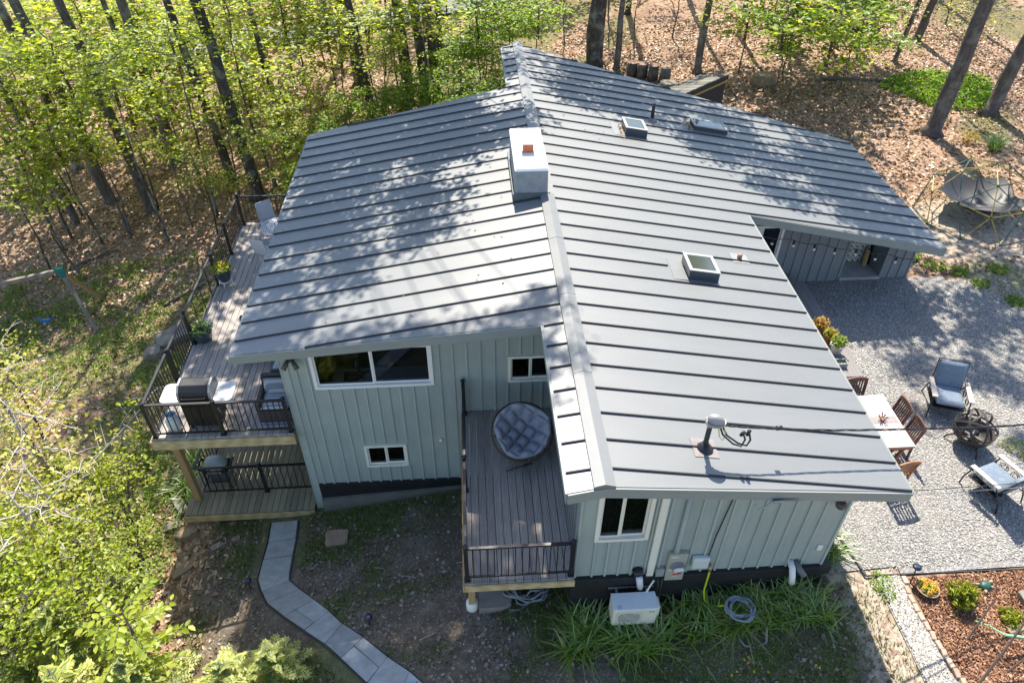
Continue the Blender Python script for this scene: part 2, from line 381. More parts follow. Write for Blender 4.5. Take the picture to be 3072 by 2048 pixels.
M['mulch'] = mulchmat()
def sheet(name, poly, mat, lift, step=.2, rough=.06, seed=4):  # ground cover sheet with an uneven edge that follows the terrain
    px = [p[0] for p in poly]; py = [p[1] for p in poly]
    xs = np.arange(min(px)-.2, max(px)+.3, step); ys = np.arange(min(py)-.2, max(py)+.3, step)
    X, Y = np.meshgrid(xs, ys); x = X.ravel(); y = Y.ravel()
    jx = x+(fnoise(x, y, .5, seed)-.5)*rough*2; jy = y+(fnoise(x, y, .5, seed+3)-.5)*rough*2
    inside = np.zeros(len(x), bool); n = len(poly)
    for i in range(n):
        x0, y0 = poly[i]; x1, y1 = poly[(i+1) % n]
        c = ((y0 > jy) != (y1 > jy)) & (jx < (x1-x0)*(jy-y0)/(y1-y0+1e-12)+x0); inside ^= c
    z = gz(x, y)+lift+(fnoise(x, y, .45, 8)-.5)*.015
    nx, ny = len(xs), len(ys); i = (np.arange(ny-1)[:,None]*nx+np.arange(nx-1)[None]).ravel()
    q = np.c_[i, i+1, i+nx+1, i+nx]; q = q[inside[q].sum(1) >= 3]
    o = _link(name, npmesh(name, np.c_[x, y, z], q, smooth=True), mat, None); struct(o); return o
sheet('gravel_patio', [(5.0,.62),(5.72,.60),(8.9,.47),(15.0,.35),(15.0,7.2),(13.9,8.5),(13.45,9.6),(12.6,10.25),(11.4,10.5),(4.8,10.6),(4.8,3.0),(5.4,2.6)], M['gravel'], .03)
sheet('gravel_path', [(6.0,.60),(6.38,.55),(6.30,.05),(6.33,-.5),(6.37,-1.0),(6.45,-1.6),(6.6,-3.4),(6.0,-3.4),(5.87,-1.5),(5.85,-1.08),(5.77,-.77),(5.82,-.25)], M['gravel_pale'], .022, .1, .05)
sheet('garden_bed', [(6.42,.52),(15,.33),(15,-4),(6.7,-4),(6.5,-1.6),(6.43,-1.0),(6.38,-.5),(6.36,.05)], M['mulch'], .026, .15, .03)
# far road through the trees
rd = MB()
for i in range(30):
    a, b = -34+i*1.5, -32.5+i*1.5
    f = lambda x: 42.2+math.sin(x*.12)*.8-.03*x
    rd.add([(a, f(a)-1.7, gh(a, f(a)-1.7)+.12), (b, f(b)-1.7, gh(b, f(b)-1.7)+.12), (b, f(b)+1.7, gh(b, f(b)+1.7)+.12), (a, f(a)+1.7, gh(a, f(a)+1.7)+.12)], [(0,1,2,3)])
M['asph'] = simple('pale worn asphalt', (.20, .20, .195), .9, .2, 2, spec=.2, bump=.2)
struct(W('road', rd, M['asph']))
# ---- stone path: every slab its own part
def slabmat():
    t = NT('blue grey paving stone'); c = t.coord(False)
    r = t.n('ObjectInfo').outputs['Random']
    n1 = t.noise(t.stretch(c, (1.0, 1.6, 1)), 3.5, 6, .65)
    col = t.ramp(n1, [(.25, (.22,.235,.24)), (.6, (.33,.345,.35)), (.85, (.42,.425,.42))])
    col = t.mix(1.0, col, t.ramp(r, [(0, .84), (1, 1.1)]), 'MULTIPLY')
    v = t.ramp(t.noise(c, 1.7, 6, .7), [(.48, 0), (.68, .5)]); col = t.mix(v, col, (.24,.215,.185))
    return t.pbr(col, .7, 0.0, .3, t.bump(t.noise(c, 22, 5), .25, .01))
M['slab'] = slabmat()
LFT = [(-7.30,4.58),(-7.26,3.95),(-7.27,3.43),(-7.27,2.85),(-7.10,2.50),(-6.89,2.15),(-6.41,1.72),(-5.85,1.26),(-5.33,.83),(-4.92,.43),(-4.30,-.20),(-3.75,-.75),(-3.2,-1.3)]
RGT = [(-6.62,4.56),(-6.57,3.98),(-6.55,3.45),(-6.53,2.95),(-6.50,2.71),(-6.16,2.37),(-5.77,2.01),(-5.36,1.62),(-4.99,1.22),(-4.49,.80),(-3.92,.24),(-3.45,-.15),(-2.9,-.7)]
path = T('garden_path', 'pale grey stone slab path bending from the lower deck across the front yard', 'path', (-6, 2, gh(-6, 2)))
path['kind'] = 'structure'
def lerp(a, b, t): return tuple(p+(q-p)*t for p, q in zip(a, b))
def slab(q, h=.032):
    tl = [R_.uniform(-.007,.007) for _ in range(4)]; q = [(p[0]+R_.uniform(-.006,.006), p[1]+R_.uniform(-.006,.006)) for p in q]
    cx = sum(p[0] for p in q)/4; cy = sum(p[1] for p in q)/4
    q = [(cx+(p[0]-cx)*.985, cy+(p[1]-cy)*.985) for p in q]
    m = MB(); zz = [gh(*p) for p in q]
    m.hexa([(p[0], p[1], z-.06) for p, z in zip(q, zz)]+[(p[0], p[1], z+h+d) for p, z, d in zip(q, zz, tl)])
    W('paving_slab', m, M['slab'], path, bev=.006)
for i in range(len(LFT)-1):
    a, b, c, d = LFT[i], RGT[i], RGT[i+1], LFT[i+1]
    if i not in (6, 9, 11): slab([d, c, b, a])
    else:
        s = .58 if i % 2 else .40
        m0, m1 = lerp(a, b, s), lerp(d, c, s)
        slab([d, m1, m0, a]); slab([m1, c, b, m0])
ed = MB()
for L, sg in ((LFT, -1), (RGT, 1)):
    ed.tube([(p[0]+sg*.03, p[1]-.02, gh(*p)+.02) for p in L], .016, 5)
W('edging_strip', ed, M['black'], path)
# gravel patio edging
pe = MB(); pe.tube([(5.05,3.0,gh(5.05,3)+.05),(5.42,2.3,gh(5.42,2.3)+.06),(5.70,.62,gh(5.7,.62)+.06)], .025, 5); pe.tube([(5.70,.60,gh(5.7,.6)+.05),(8.9,.47,gh(8.9,.47)+.05),(15,.35,gh(15,.35)+.05)], .02, 5)
tag(W('edging_strip', pe, M['black']), 'thin black landscape edging between the gravel patio and the planting bed', 'edging')
# bed edging stones along the pale gravel path
bs = [(6.40,.42),(6.345,.22),(6.33,.03),(6.34,-.16),(6.35,-.34),(6.36,-.53),(6.38,-.72),(6.40,-.9),(6.42,-1.07),(6.44,-1.24),(6.46,-1.42),(6.49,-1.6)]
M['edgestone'] = simple('tan edging stone', (.46, .34, .26), .85, .2, 5, bump=.4, objvar=.2)
eb = T('bed_border', 'row of tan edging stones between pale gravel path and mulch bed', 'border', (6.4, -.5, gh(6.4, -.5)))
for i, (x, y) in enumerate(bs):
    m = MB(); m.box((-.045,-.085,-.05), (.045,.085,.055)); o = P('edging_stone', m, M['edgestone'], eb, bev=.015)
    o.location = Vector((x, y, gh(x, y)+.03))-wl(eb); o.rotation_euler = (R_.uniform(-.1,.1), R_.uniform(-.15,.15), R_.uniform(-.15,.15))
# ------------------------------------------------------------------ the house
SR, SL = .185, .173
def rz(x): return -SR*x if x > 0 else SL*x
house = T('house', 'long low pitched house with grey metal roof and sage board and batten siding', 'house', (1, 9, -6.2))
roof = D.objects.new('roof', None); COL.objects.link(roof); roof.parent = house; WL[roof.name] = wl(house).copy()
RP = [ # convex-ish plan pieces of the roof, counter clockwise
 [(0,0),(5.42,.36),(5.44,9.49),(0,9.49)],
 [(0,9.49),(5.44,9.49),(11.10,9.12),(11.18,15.83),(0,20.1)],
 [(-.57,-.02),(0,0),(0,4.1),(-.57,4.1)],
 [(-7.07,4.82),(-.57,4.1),(0,4.1),(0,16.27),(-.57,16.27),(-7.0,15.47)],
 [(-.57,16.27),(0,16.27),(0,20.1),(-.57,20.03)]]
def clip(poly, ax, v, keep_less):
    out = []
    for i in range(len(poly)):
        a, b = poly[i], poly[(i+1) % len(poly)]
        ia = (a[ax] <= v) == keep_less; ib = (b[ax] <= v) == keep_less
        if ia: out.append(a)
        if ia != ib:
            t = (v-a[ax])/(b[ax]-a[ax]); out.append((a[0]+(b[0]-a[0])*t, a[1]+(b[1]-a[1])*t))
    return out
def area(p): return abs(sum(p[i][0]*p[(i+1)%len(p)][1]-p[(i+1)%len(p)][0]*p[i][1] for i in range(len(p))))/2
SY = [.37+.61*k for k in range(34)]
# the structural deck below the pans
rd_ = MB()
for p in RP:
    q = [(x, y, rz(x)-.035) for x, y in p]; rd_.prism([(a,b,c-.18) for a,b,c in q], (0,0,.18))
W('roof_deck', rd_, M['fascia'], roof)
sky_holes = [(2.84,3.62,5.98,6.75),(2.77,3.5,13.35,14.2),(5.28,6.47,14.6,15.35)]
for pi, p in enumerate(RP):
    left = pi >= 2
    ys = [-1]+SY+[30]
    for k in range(len(ys)-1):
        q = clip(clip(p, 1, ys[k], False), 1, ys[k+1], True)
        if len(q) < 3 or area(q) < .01: continue
        m = MB(); m.prism([(x, y, rz(x)-.032) for x, y in q], (0, 0, .032))
        W('roof_panel', m, M['roof'], roof)
        if k+1 < len(ys)-1:
            y1 = ys[k+1]; xs = sorted(x for x, y in q if abs(y-y1) < 1e-6)
            if len(xs) >= 2 and xs[-1]-xs[0] > .1:
                x0, x1 = xs[0]+.012, xs[-1]-.012
                if left: x1 = min(x1, -.16)
                else: x0 = max(x0, .16)
                segs = [(x0, x1)]
                for hx0, hx1, hy0, hy1 in sky_holes:
                    if not left and hy0-.1 < y1 < hy1+.1:
                        segs = [s for a, b in segs for s in ((a, min(b, hx0-.32)), (max(a, hx1+.04), b)) if s[1]-s[0] > .05]
                if left and 9.0 < y1 < 11.4: segs = [(a, min(b, -.82)) for a, b in segs]
                if not left and 9.0 < y1 < 11.4: segs = [(max(a, .2), b) for a, b in segs]
                m = MB()
                for a, b in segs:
                    m.hexa([(a,y1-.0115,rz(a)-.005),(b,y1-.0115,rz(b)-.005),(b,y1+.0115,rz(b)-.005),(a,y1+.0115,rz(a)-.005),
                            (a,y1-.011,rz(a)+.034),(b,y1-.011,rz(b)+.034),(b,y1+.011,rz(b)+.034),(a,y1+.011,rz(a)+.034)])
                if segs: W('roof_seam', m, M['seam'], roof)
# ridge caps
yy = [-.03, 2.55, 4.9, 7.0, 9.02]; yb = [11.38, 13.6, 15.8, 18.0, 20.13]
for Y in (yy, yb):
    for a, b in zip(Y, Y[1:]):
        m = MB(); z0 = .062; w = .17
        prof = [(-w, rz(-w)+.0), (-w, rz(-w)+z0), (0, z0+.022), (w, rz(w)+z0), (w, rz(w)+.0)]
        m.prism([(x, a+.002, z) for x, z in prof], (0, b-a-.004, 0)); W('ridge_cap', m, M['roof'], roof)
        if a > 0: 
            m = MB(); m.prism([(x*1.02, a-.03, z+.006) for x, z in prof[1:4]]+[(x*1.02, a-.03, z+.001) for x, z in prof[3:0:-1]], (0, .06, 0)); W('cap_joint', m, M['roof'], roof)
# fascia boards
def fascia(p, q, h=.23, off=.03, top=-.012):
    m = MB(); p, q = Vector((*p, 0)), Vector((*q, 0)); d = (q-p).normalized(); n = Vector((d.y, -d.x, 0))*off
    P4 = [p, q, q+n, p+n]
    e = lambda pt, dz: (pt.x, pt.y, rz(max(min(pt.x, max(p.x,q.x)), min(p.x,q.x)))+dz)
    m.hexa([e(t, top-h) for t in P4]+[e(t, top) for t in P4]); 
    # drip edge flange
    n2 = n*1.35; m.hexa([e(t, top-.055) for t in (p+n, q+n, q+n2, p+n2)]+[e(t, top+.004) for t in (p+n, q+n, q+n2, p+n2)])
    W('fascia', m, M['fascia'], roof)
for p, q in (((0,0),(5.42,.36)),((-.57,-.02),(0,0)),((5.42,.36),(5.44,9.49)),((5.44,9.49),(11.10,9.12)),((11.10,9.12),(11.18,15.83)),((11.18,15.83),(0,20.1)),((0,20.1),(-.57,20.03)),
             ((-.57,20.03),(-.57,16.27)),((-.57,16.27),(-7.0,15.47)),((-7.0,15.47),(-7.07,4.82)),((-7.07,4.82),(-.57,4.1)),((-.57,4.1),(-.57,-.02))):
    fascia(p, q)
# ---- walls
def wall(name, A, B, z0, mat, holes=(), t=.12, ztop=None, dz=-.24):
    A, B = Vector((*A, 0)), Vector((*B, 0)); L = (B-A).length; d = (B-A)/L; n = Vector((d.y, -d.x, 0))
    zt = ztop or (lambda p: rz(p.x)+dz)
    S = sorted({0, L, *[h[0] for h in holes], *[h[1] for h in holes]}); Z = sorted({*[h[2] for h in holes], *[h[3] for h in holes]})
    Z = [z0]+[z for z in Z if z > z0]+[99]
    m = MB()
    for s0, s1 in zip(S, S[1:]):
        for a, b in zip(Z, Z[1:]):
            if any(h[0] <= s0+1e-6 and h[1] >= s1-1e-6 and h[2] <= a+1e-6 and h[3] >= b-1e-6 for h in holes): continue
            p0, p1 = A+d*s0, A+d*s1; t0, t1 = min(b, zt(p0)), min(b, zt(p1))
            if t0 <= a and t1 <= a: continue
            t0, t1 = max(t0, a+.001), max(t1, a+.001)
            i0, i1 = p0-n*t, p1-n*t
            m.hexa([(p0.x,p0.y,a),(p1.x,p1.y,a),(i1.x,i1.y,a),(i0.x,i0.y,a),(p0.x,p0.y,t0),(p1.x,p1.y,t1),(i1.x,i1.y,t1),(i0.x,i0.y,t0)])
    return W(name, m, mat, house)
def battens(w, A, B, pos, z0, mat, holes=(), wd=.042, dp=.028, dz=-.24):
    A, B = Vector((*A, 0)), Vector((*B, 0)); L = (B-A).length; d = (B-A)/L; n = Vector((d.y, -d.x, 0))
    for s in pos:
        p = A+d*s; top = rz(p.x)+dz; spans = [(z0, top)]
        for h in holes:
            if h[0]-.05 < s < h[1]+.05:
                spans = [q for a, b in spans for q in ((a, min(b, h[2]-.03)), (max(a, h[3]+.03), b)) if q[1]-q[0] > .03]
        for a, b in spans:
            q = [p-d*wd/2+n*.001, p+d*wd/2+n*.001, p+d*wd/2+n*dp, p-d*wd/2+n*dp]
            m = MB(); m.hexa([(v.x, v.y, a) for v in q]+[(v.x, v.y, b) for v in q]); W('batten', m, mat, w)
def window(A, B, hole, mull=(.5,), trim=.055, mat='white', pane_back=.05, sill=True, label=None):
    A, B = Vector((*A, 0)), Vector((*B, 0)); d = (B-A).normalized(); n = Vector((d.y, -d.x, 0)); s0, s1, z0, z1 = hole
    def bx(m, a, b, c, e, f, g):    # s range, z range, depth range along outward normal
        q = [A+d*a+n*f, A+d*b+n*f, A+d*b+n*g, A+d*a+n*g]
        m.hexa([(v.x, v.y, c) for v in q]+[(v.x, v.y, e) for v in q])
    m = MB(); T_ = trim
    bx(m, s0-T_, s0+.012, z0-T_, z1+T_, -.05, .042); bx(m, s1-.012, s1+T_, z0-T_, z1+T_, -.05, .042)
    bx(m, s0+.0125, s1-.0125, z1-.012, z1+T_, -.05, .041); bx(m, s0+.0125, s1-.0125, z0-T_, z0+.012, -.05, .05)
    w = W('window', m, M[mat], house)
    e = .035; x0, x1 = s0+.0125, s1-.0125
    edges = [x0]+[x0+(x1-x0)*q for q in mull]+[x1]
    for i, (a, b) in enumerate(zip(edges, edges[1:])):
        off = -.012-.02*(i % 2)
        s = MB(); bx(s, a, a+e, z0+.0125, z1-.0125, off-.03, off); bx(s, b-e, b, z0+.0125, z1-.0125, off-.03, off)
        bx(s, a+e+.0005, b-e-.0005, z0+.0125, z0+.0125+e, off-.03, off); bx(s, a+e+.0005, b-e-.0005, z1-.0125-e, z1-.0125, off-.03, off)
        W('sash', s, M[mat], w)
        g = MB(); bx(g, a+e, b-e, z0+.0125+e, z1-.0125-e, off-.022, off-.016); W('pane', g, M['glass'], w)
    return w
FA, FB = (-.2,.65), (4.68,.65)
hf = (.34+.03, 1.27-.03, -2.33, -1.03)
wf = wall('front_gable_wall', FA, FB, -3.55, M['siding'], [hf])
bp = [.03, .35, .60, .85, 1.10, 1.36]+[1.62+.282*i for i in range(11)]+[4.86]
battens(wf, FA, FB, bp, -3.58, M['batten'], [(hf[0]-.05, hf[1]+.05, hf[2]-.05, hf[3]+.05)])
window(FA, FB, hf, (.46,), .06, 'cream')
# left flank of the front wing, above the balcony
LA, LB = (-.2,4.89), (-.2,.79)
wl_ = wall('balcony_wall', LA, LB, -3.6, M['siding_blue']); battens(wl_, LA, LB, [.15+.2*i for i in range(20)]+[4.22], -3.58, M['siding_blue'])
# tall wall of the left wing
GA, GB = (-6.12,4.9), (-.2,4.9)
hk = (.69, 3.20, -2.30, -1.215); hs = (4.96, 5.86, -2.32, -1.66); hl = (1.49, 2.41, -5.02, -4.36)
wg = wall('left_wing_wall', GA, GB, -5.65, M['siding'], [hk, hs, hl])
pad = lambda h: (h[0]-.05, h[1]+.05, h[2]-.06, h[3]+.06)
bl = [.30, .54, .89, 1.17, 1.45, 1.71, 1.96, 2.22, 2.48, 2.78, 3.08, 3.40, 3.70, 4.00, 4.30, 4.61, 4.90, 5.17, 5.43, 5.68]
battens(wg, GA, GB, bl, -5.67, M['batten'], [pad(hk), pad(hs), pad(hl)])
m = MB(); m.box((-6.135,4.872,-6.62), (-5.97,4.8985,rz(-6.0)-.24)); m.box((-6.148,4.86,-6.62),(-6.1225,4.96,rz(-6.1)-.24)); W('corner_board', m, M['batten'], wg)
window(GA, GB, hk, (.5,), .06); window(GA, GB, hs, (.5,), .05, 'cream'); window(GA, GB, hl, (.5,), .05, 'cream')
wall('deck_side_wall', (-6.12,15.2), (-6.12,5.03), -6.7, M['siding'], [(1.2,3.2,-3.5,-1.6),(5.0,7.0,-3.5,-1.6)])
for h in ((1.2,3.2,-3.5,-1.6),(5.0,7.0,-3.5,-1.6)): window((-6.12,15.2), (-6.12,5.03), h, (.5,), .05)
# right wing facing the patio
RA, RB = (4.68,10.4), (11.28,10.4)
hd = (1.72, 2.29, -3.5, -2.0); hfp = (4.50, 5.71, -3.86, -2.42)
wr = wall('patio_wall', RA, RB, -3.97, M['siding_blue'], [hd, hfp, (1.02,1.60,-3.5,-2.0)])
battens(wr, RA, RB, [2.63,2.92,3.20,3.50,3.81,4.10,4.42,5.98,6.28,6.55], -3.95, M['siding_blue'], [pad(hd)], .035, .025)
for h in (hd, (1.02,1.60,-3.5,-2.0)): window(RA, RB, h, (), .06, 'white')
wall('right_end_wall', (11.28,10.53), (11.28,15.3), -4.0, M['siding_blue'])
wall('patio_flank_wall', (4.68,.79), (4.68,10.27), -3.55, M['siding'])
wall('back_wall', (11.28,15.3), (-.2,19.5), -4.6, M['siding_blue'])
wall('back_flank_wall', (-.2,19.5), (-.2,15.6), -5.6, M['siding_blue']); wall('left_back_wall', (-.2,15.6), (-6.12,15.2), -6.8, M['siding'])
# outdoor fireplace alcove
m = MB(); x0, x1, y0, y1, z0 = 9.18, 10.39, 10.521, 11.25, -3.86
m.box((x0-.08,y0,z0-.1),(x0,y1,-2.2)); m.box((x1,y0,z0-.1),(x1+.08,y1,-2.2)); m.box((x0,y0,-2.33),(x1,y1,-2.25)); m.box((x0-.08,y1,z0-.1),(x1+.08,y1+.08,-2.2))
W('alcove_lining', m, M['siding_blue'], house)
m = MB(); m.box((x0-.02,10.36,-3.98),(x1+.02,y1,-3.858)); W('hearth_slab', m, M['conc'], house, bev=.008)
def tilemat():
    t = NT('patterned cement tile'); c = t.coord(False)
    sx = t.n('SeparateXYZ', i0=t.stretch(c, (5.9, 5.9, 5.9))); fx = t.math('FRACT', sx.outputs[0]); fz = t.math('FRACT', sx.outputs[2])
    ax = t.math('ABSOLUTE', t.math('SUBTRACT', fx, .5)); az = t.math('ABSOLUTE', t.math('SUBTRACT', fz, .5))
    r = t.math('SQRT', t.math('ADD', t.math('MULTIPLY', ax, ax), t.math('MULTIPLY', az, az)))
    ring = t.math('LESS_THAN', t.math('ABSOLUTE', t.math('SUBTRACT', r, .36)), .09)
    cross = t.math('LESS_THAN', t.math('ABSOLUTE', t.math('SUBTRACT', ax, az)), .06)
    pat = t.math('MAXIMUM', ring, t.math('MULTIPLY', cross, t.math('GREATER_THAN', r, .36)))
    return t.pbr(t.mix(pat, (.13,.125,.12), (.80,.77,.72)), .5, 0.0, .4)
M['tile'] = tilemat(); M['grout'] = simple('dark grout', (.2,.19,.18), .9, .1)
tile_me = D.meshes.new('tile'); tm = MB(); tm.box((.003,-.016,.003), (.166,0,.166)); tile_me.from_pydata(tm.v, [], tm.f); tile_me.materials.append(M['tile'])
tb = MB(); tb.box((x0+.001,y1-.012,z0+.001),(x1-.001,y1-.001,-2.34)); tback = W('tile_backing', tb, M['grout'], house)
for i in range(7):
    for j in range(9): inst('tile', tile_me, tback, (x0+.014+i*.1695, y1-.012, z0+.004+j*.1695))
# foundations
m = MB(); m.box((-.26,.56,-3.80),(4.86,.80,-3.555)); m.box((-.23,.62,-5.6),(4.80,.84,-3.80)); m.box((-.23,.84,-6.4),(-.05,4.75,-3.60)); m.box((4.64,.84,-4.6),(4.80,10.3,-3.56)); W('front_foundation', m, M['found'], house, bev=.012)
m = MB(); m.box((-5.96,4.86,-5.80),(-.21,5.0,-5.655)); W('left_foundation', m, M['found'], house, bev=.01)
m = MB(); m.hexa([(-5.96,4.62,-7.2),(-.23,4.78,-6.6),(-.23,5.1,-6.6),(-5.96,5.1,-7.2),(-5.96,4.80,-6.2),(-.23,4.84,-5.802),(-.23,5.1,-5.802),(-5.96,5.1,-6.2)]); W('footing', m, M['footing'], house)
m = MB(); m.hexa([(-5.955,4.872,-6.25),(-.24,4.885,-5.9),(-.24,5.05,-5.9),(-5.955,5.05,-6.25),(-5.955,4.872,-5.803),(-.24,4.885,-5.803),(-.24,5.05,-5.803),(-5.955,5.05,-5.803)]); W('foundation_wall', m, M['found'], house)
# interior: floors, a white kitchen counter behind the wide window
m = MB(); m.box((-5.9,5.2,-3.7),(-.3,15.1,-3.55)); m.box((-.05,.9,-3.7),(4.5,19,-3.55)); m.box((4.7,10.7,-3.96),(11.1,15,-3.9)); W('interior_floor', m, M['floor_in'], house)
m = MB(); m.box((-3.0,7.6,-3.55),(-2.9,15.0,-1.0)); m.box((-5.0,9.0,-3.55),(-4.2,9.1,-1.1)); W('interior_wall', m, simple('pale interior wall', (.42,.36,.28), .8, .05), house)
M['counter'] = simple('white kitchen counter', (.62,.62,.60), .35, .05, 2)
kc = MB(); kc.box((-5.2,5.05,-2.62),(-2.95,5.72,-2.55)); kc.box((-5.2,5.06,-3.55),(-2.95,5.65,-2.62)); kit = W('kitchen_counter', kc, M['counter'], house)
m = MB(); m.box((-4.95,5.16,-2.549),(-4.25,5.60,-2.535)); W('sink', m, M['black'], kit)
m = MB(); m.tube([(-4.62,5.58,-2.54),(-4.62,5.58,-2.2),(-4.62,5.54,-2.1),(-4.62,5.45,-2.06),(-4.62,5.36,-2.1),(-4.62,5.34,-2.18)], .02, 8); W('faucet', m, M['alu'], kit, True)
m = MB(); m.lathe([(.05,0),(.07,.11),(.055,.11)], 10, (-5.17,5.02,-2.545)); po = W('plant_pot', m, simple('lime plant pot', (.5,.55,.03), .5), kit)
m = MB()
for i in range(9):
    a = i*.7; m.bar((-5.17,5.02,-2.44), (-5.17+.09*math.cos(a), 5.04+.06*math.sin(a), -2.34+.03*(i%3)), .03, .006)
W('plant_leaf', m, simple('pot plant leaf', (.06,.16,.03), .6), kit)
m = MB(); m.lathe([(.045,0),(.05,.1),(.03,.14),(.0,.15)], 12, (-4.49,5.01,-2.545)); W('soap_jar', m, simple('teal jar', (.02,.12,.14), .3), kit)
# ---- chimney
ch = MB(); ch.hexa([(-.80,9.02,-.30),(.02,9.02,-.30),(.02,11.38,-.30),(-.80,11.38,-.30),(-.79,9.04,.66),(.01,9.04,.66),(.01,11.36,.66),(-.79,11.36,.66)])
chim = W('chimney', ch, M['stucco'], house, bev=.02)
m = MB(); m.hexa([(-.815,9.01,.645),(.035,9.01,.645),(.035,11.39,.645),(-.815,11.39,.645),(-.78,9.07,.715),(.0,9.07,.715),(.0,11.33,.715),(-.78,11.33,.715)]); W('mortar_crown', m, M['crown'], chim, bev=.02)
m = MB(); m.box((-.54,9.88,.70),(-.28,10.14,.93)); W('flue', m, M['clay'], chim, bev=.012)
m = MB(); m.box((-.57,9.86,.93),(-.25,10.17,.965)); W('flue_lid', m, M['crown'], chim, bev=.01)
m = MB(); m.box((-.85,8.98,-.17),(-.78,11.42,.04)); m.box((-.85,8.97,-.18),(.05,9.02,.07)); m.box((.015,8.98,-.06),(.07,11.42,.09)); W('flashing', m, M['pipegrey'], chim)
# ---- skylights
M['skyframe'] = simple('dark skylight flashing', (.055,.065,.08), .4, .1, 4, spec=.5)
def skylight(x0, x1, y0, y1, h, lean=0):
    z = lambda x: rz(x)
    m = MB()
    m.hexa([(x0,y0,z(x0)-.02),(x1,y0,z(x1)-.02),(x1,y1,z(x1)-.02),(x0,y1,z(x0)-.02),(x0,y0,z(x0)+h),(x1,y0,z(x1)+h),(x1,y1,z(x1)+h),(x0,y1,z(x0)+h)])
    s = W('skylight', m, M['skyframe'], roof, bev=.01)
    e = .07; g = MB(); q = lambda x, y, d: (x, y, z(x)+h+d)
    for a, b, c, d in ((x0-.01,y0-.01,x1+.01,y0+e),(x0-.01,y1-e,x1+.01,y1+.01),(x0-.01,y0+e+.001,x0+e,y1-e-.001),(x1-e,y0+e+.001,x1+.01,y1-e-.001)):
        g.hexa([q(a,b,.001),q(c,b,.001),q(c,d,.001),q(a,d,.001),q(a,b,.022),q(c,b,.022),q(c,d,.022),q(a,d,.022)])
    W('skylight_frame', g, M['grey_metal'], s)
    g = MB(); g.hexa([q(x0+e,y0+e,.002),q(x1-e,y0+e,.002),q(x1-e,y1-e,.002),q(x0+e,y1-e,.002),q(x0+e,y0+e,.012),q(x1-e,y0+e,.012),q(x1-e,y1-e,.012),q(x0+e,y1-e,.012)])
    W('pane', g, M['skypane'], s)
    f = MB(); a = x0-.34; f.hexa([(a,y0-.06,z(a)+.002),(x0-.01,y0-.06,z(x0)+.002),(x0-.01,y1+.06,z(x0)+.002),(a,y1+.06,z(a)+.002),(a,y0-.06,z(a)+.007),(x0-.01,y0-.06,z(x0)+.02),(x0-.01,y1+.06,z(x0)+.02),(a,y1+.06,z(a)+.007)])
    W('flashing_pan', f, M['roof'], s)
t = NT('reflective skylight pane'); M['skypane'] = t.pbr((.06,.07,.055), .05, 0.0, .8)
skylight(2.90,3.60,6.03,6.72,.24); skylight(2.82,3.48,13.40,14.15,.24); skylight(5.31,6.43,14.68,15.28,.13)
m = MB(); m.tube([(3.96,14.89,-.75),(3.96,14.89,-.18)], .055, 12); vp = W('vent_pipe', m, M['seam'], roof, True)
m = MB(); m.lathe([(.17,0),(.12,.02),(.075,.1)], 14, (3.96,14.89,-.735)); W('pipe_boot', m, M['lead'], vp, True)
m = MB(); m.tube([(4.46,7.18,-.86),(4.46,7.18,-.70)], .06, 12); vp = W('vent_pipe', m, simple('copper brown pipe', (.32,.17,.13), .5), roof, True)
m = MB(); m.hexa([(4.26,6.99,rz(4.26)+.003),(4.68,6.99,rz(4.68)+.003),(4.68,7.38,rz(4.68)+.003),(4.26,7.38,rz(4.26)+.003),(4.26,6.99,rz(4.26)+.01),(4.68,6.99,rz(4.68)+.01),(4.68,7.38,rz(4.68)+.01),(4.26,7.38,rz(4.26)+.01)]); W('pipe_flashing', m, M['alu'], vp)
# leaf debris caught above the skylights
# ---- service mast with weatherhead
m = MB(); m.tube([(1.86,.95,-.4),(1.86,.95,.36)], .043, 14); mast = W('service_mast', m, M['seam'], roof, True)
m = MB(); m.lathe([(.155,0),(.14,.02),(.11,.05),(.07,.13)], 16, (1.86,.95,-.34)); W('mast_boot', m, M['black'], mast, True)
m = MB(); m.hexa([(x, y, rz(x)+d) for d in (.004,.012) for x, y in ((1.66,.76),(2.08,.76),(2.08,1.18),(1.66,1.18))]); W('mast_flashing', m, M['lead'], mast)
bm_ = bmesh.new(); bmesh.ops.create_uvsphere(bm_, u_segments=18, v_segments=10, radius=1)
me = D.meshes.new('weatherhead')
for v in bm_.verts:
    x, y, z = v.co; z = max(z, -.25)*1.0; v.co = (x*.15+.065, y*.10, z*.115)
for f in bm_.faces: f.smooth = True
bm_.to_mesh(me); bm_.free(); me.materials.append(M['alu'])
wh = inst('weatherhead', me, mast, (1.86,.93,.40)); wh.rotation_euler = (.15, .30, -.25)
m = MB(); m.lathe([(.16,-.05),(.165,-.03),(.16,-.012)], 18, (1.93,.915,.375), sx=1.0, sy=.8); m.box((1.79,.88,.25),(1.94,1.02,.36)); W('head_collar', m, M['alu'], mast)
m = MB()
m.tube([(2.0,.88,.34),(2.12,.82,.12),(2.32,.76,-.02),(2.46,.74,-.06),(2.50,.75,.06),(2.46,.80,.22)], .017, 6); m.tube([(1.97,.86,.33),(2.04,.8,.16),(2.22,.74,.0),(2.36,.72,-.05),(2.41,.75,.08),(2.36,.80,.2)], .017, 6)
m.tube([(2.34,.80,.13),(2.38,.79,.22)], .03, 8); m.tube([(2.44,.80,.13),(2.47,.80,.24)], .03, 8)
W('drip_loop', m, M['black'], mast, True)
m = MB(); m.tube([(1.95,.85,.32),(1.99,.8,.12),(2.05,.78,.05),(2.08,.79,.14),(2.05,.82,.29)], .009, 6); W('ground_wire', m, simple('yellow green wire', (.55,.55,.12), .5), mast, True)
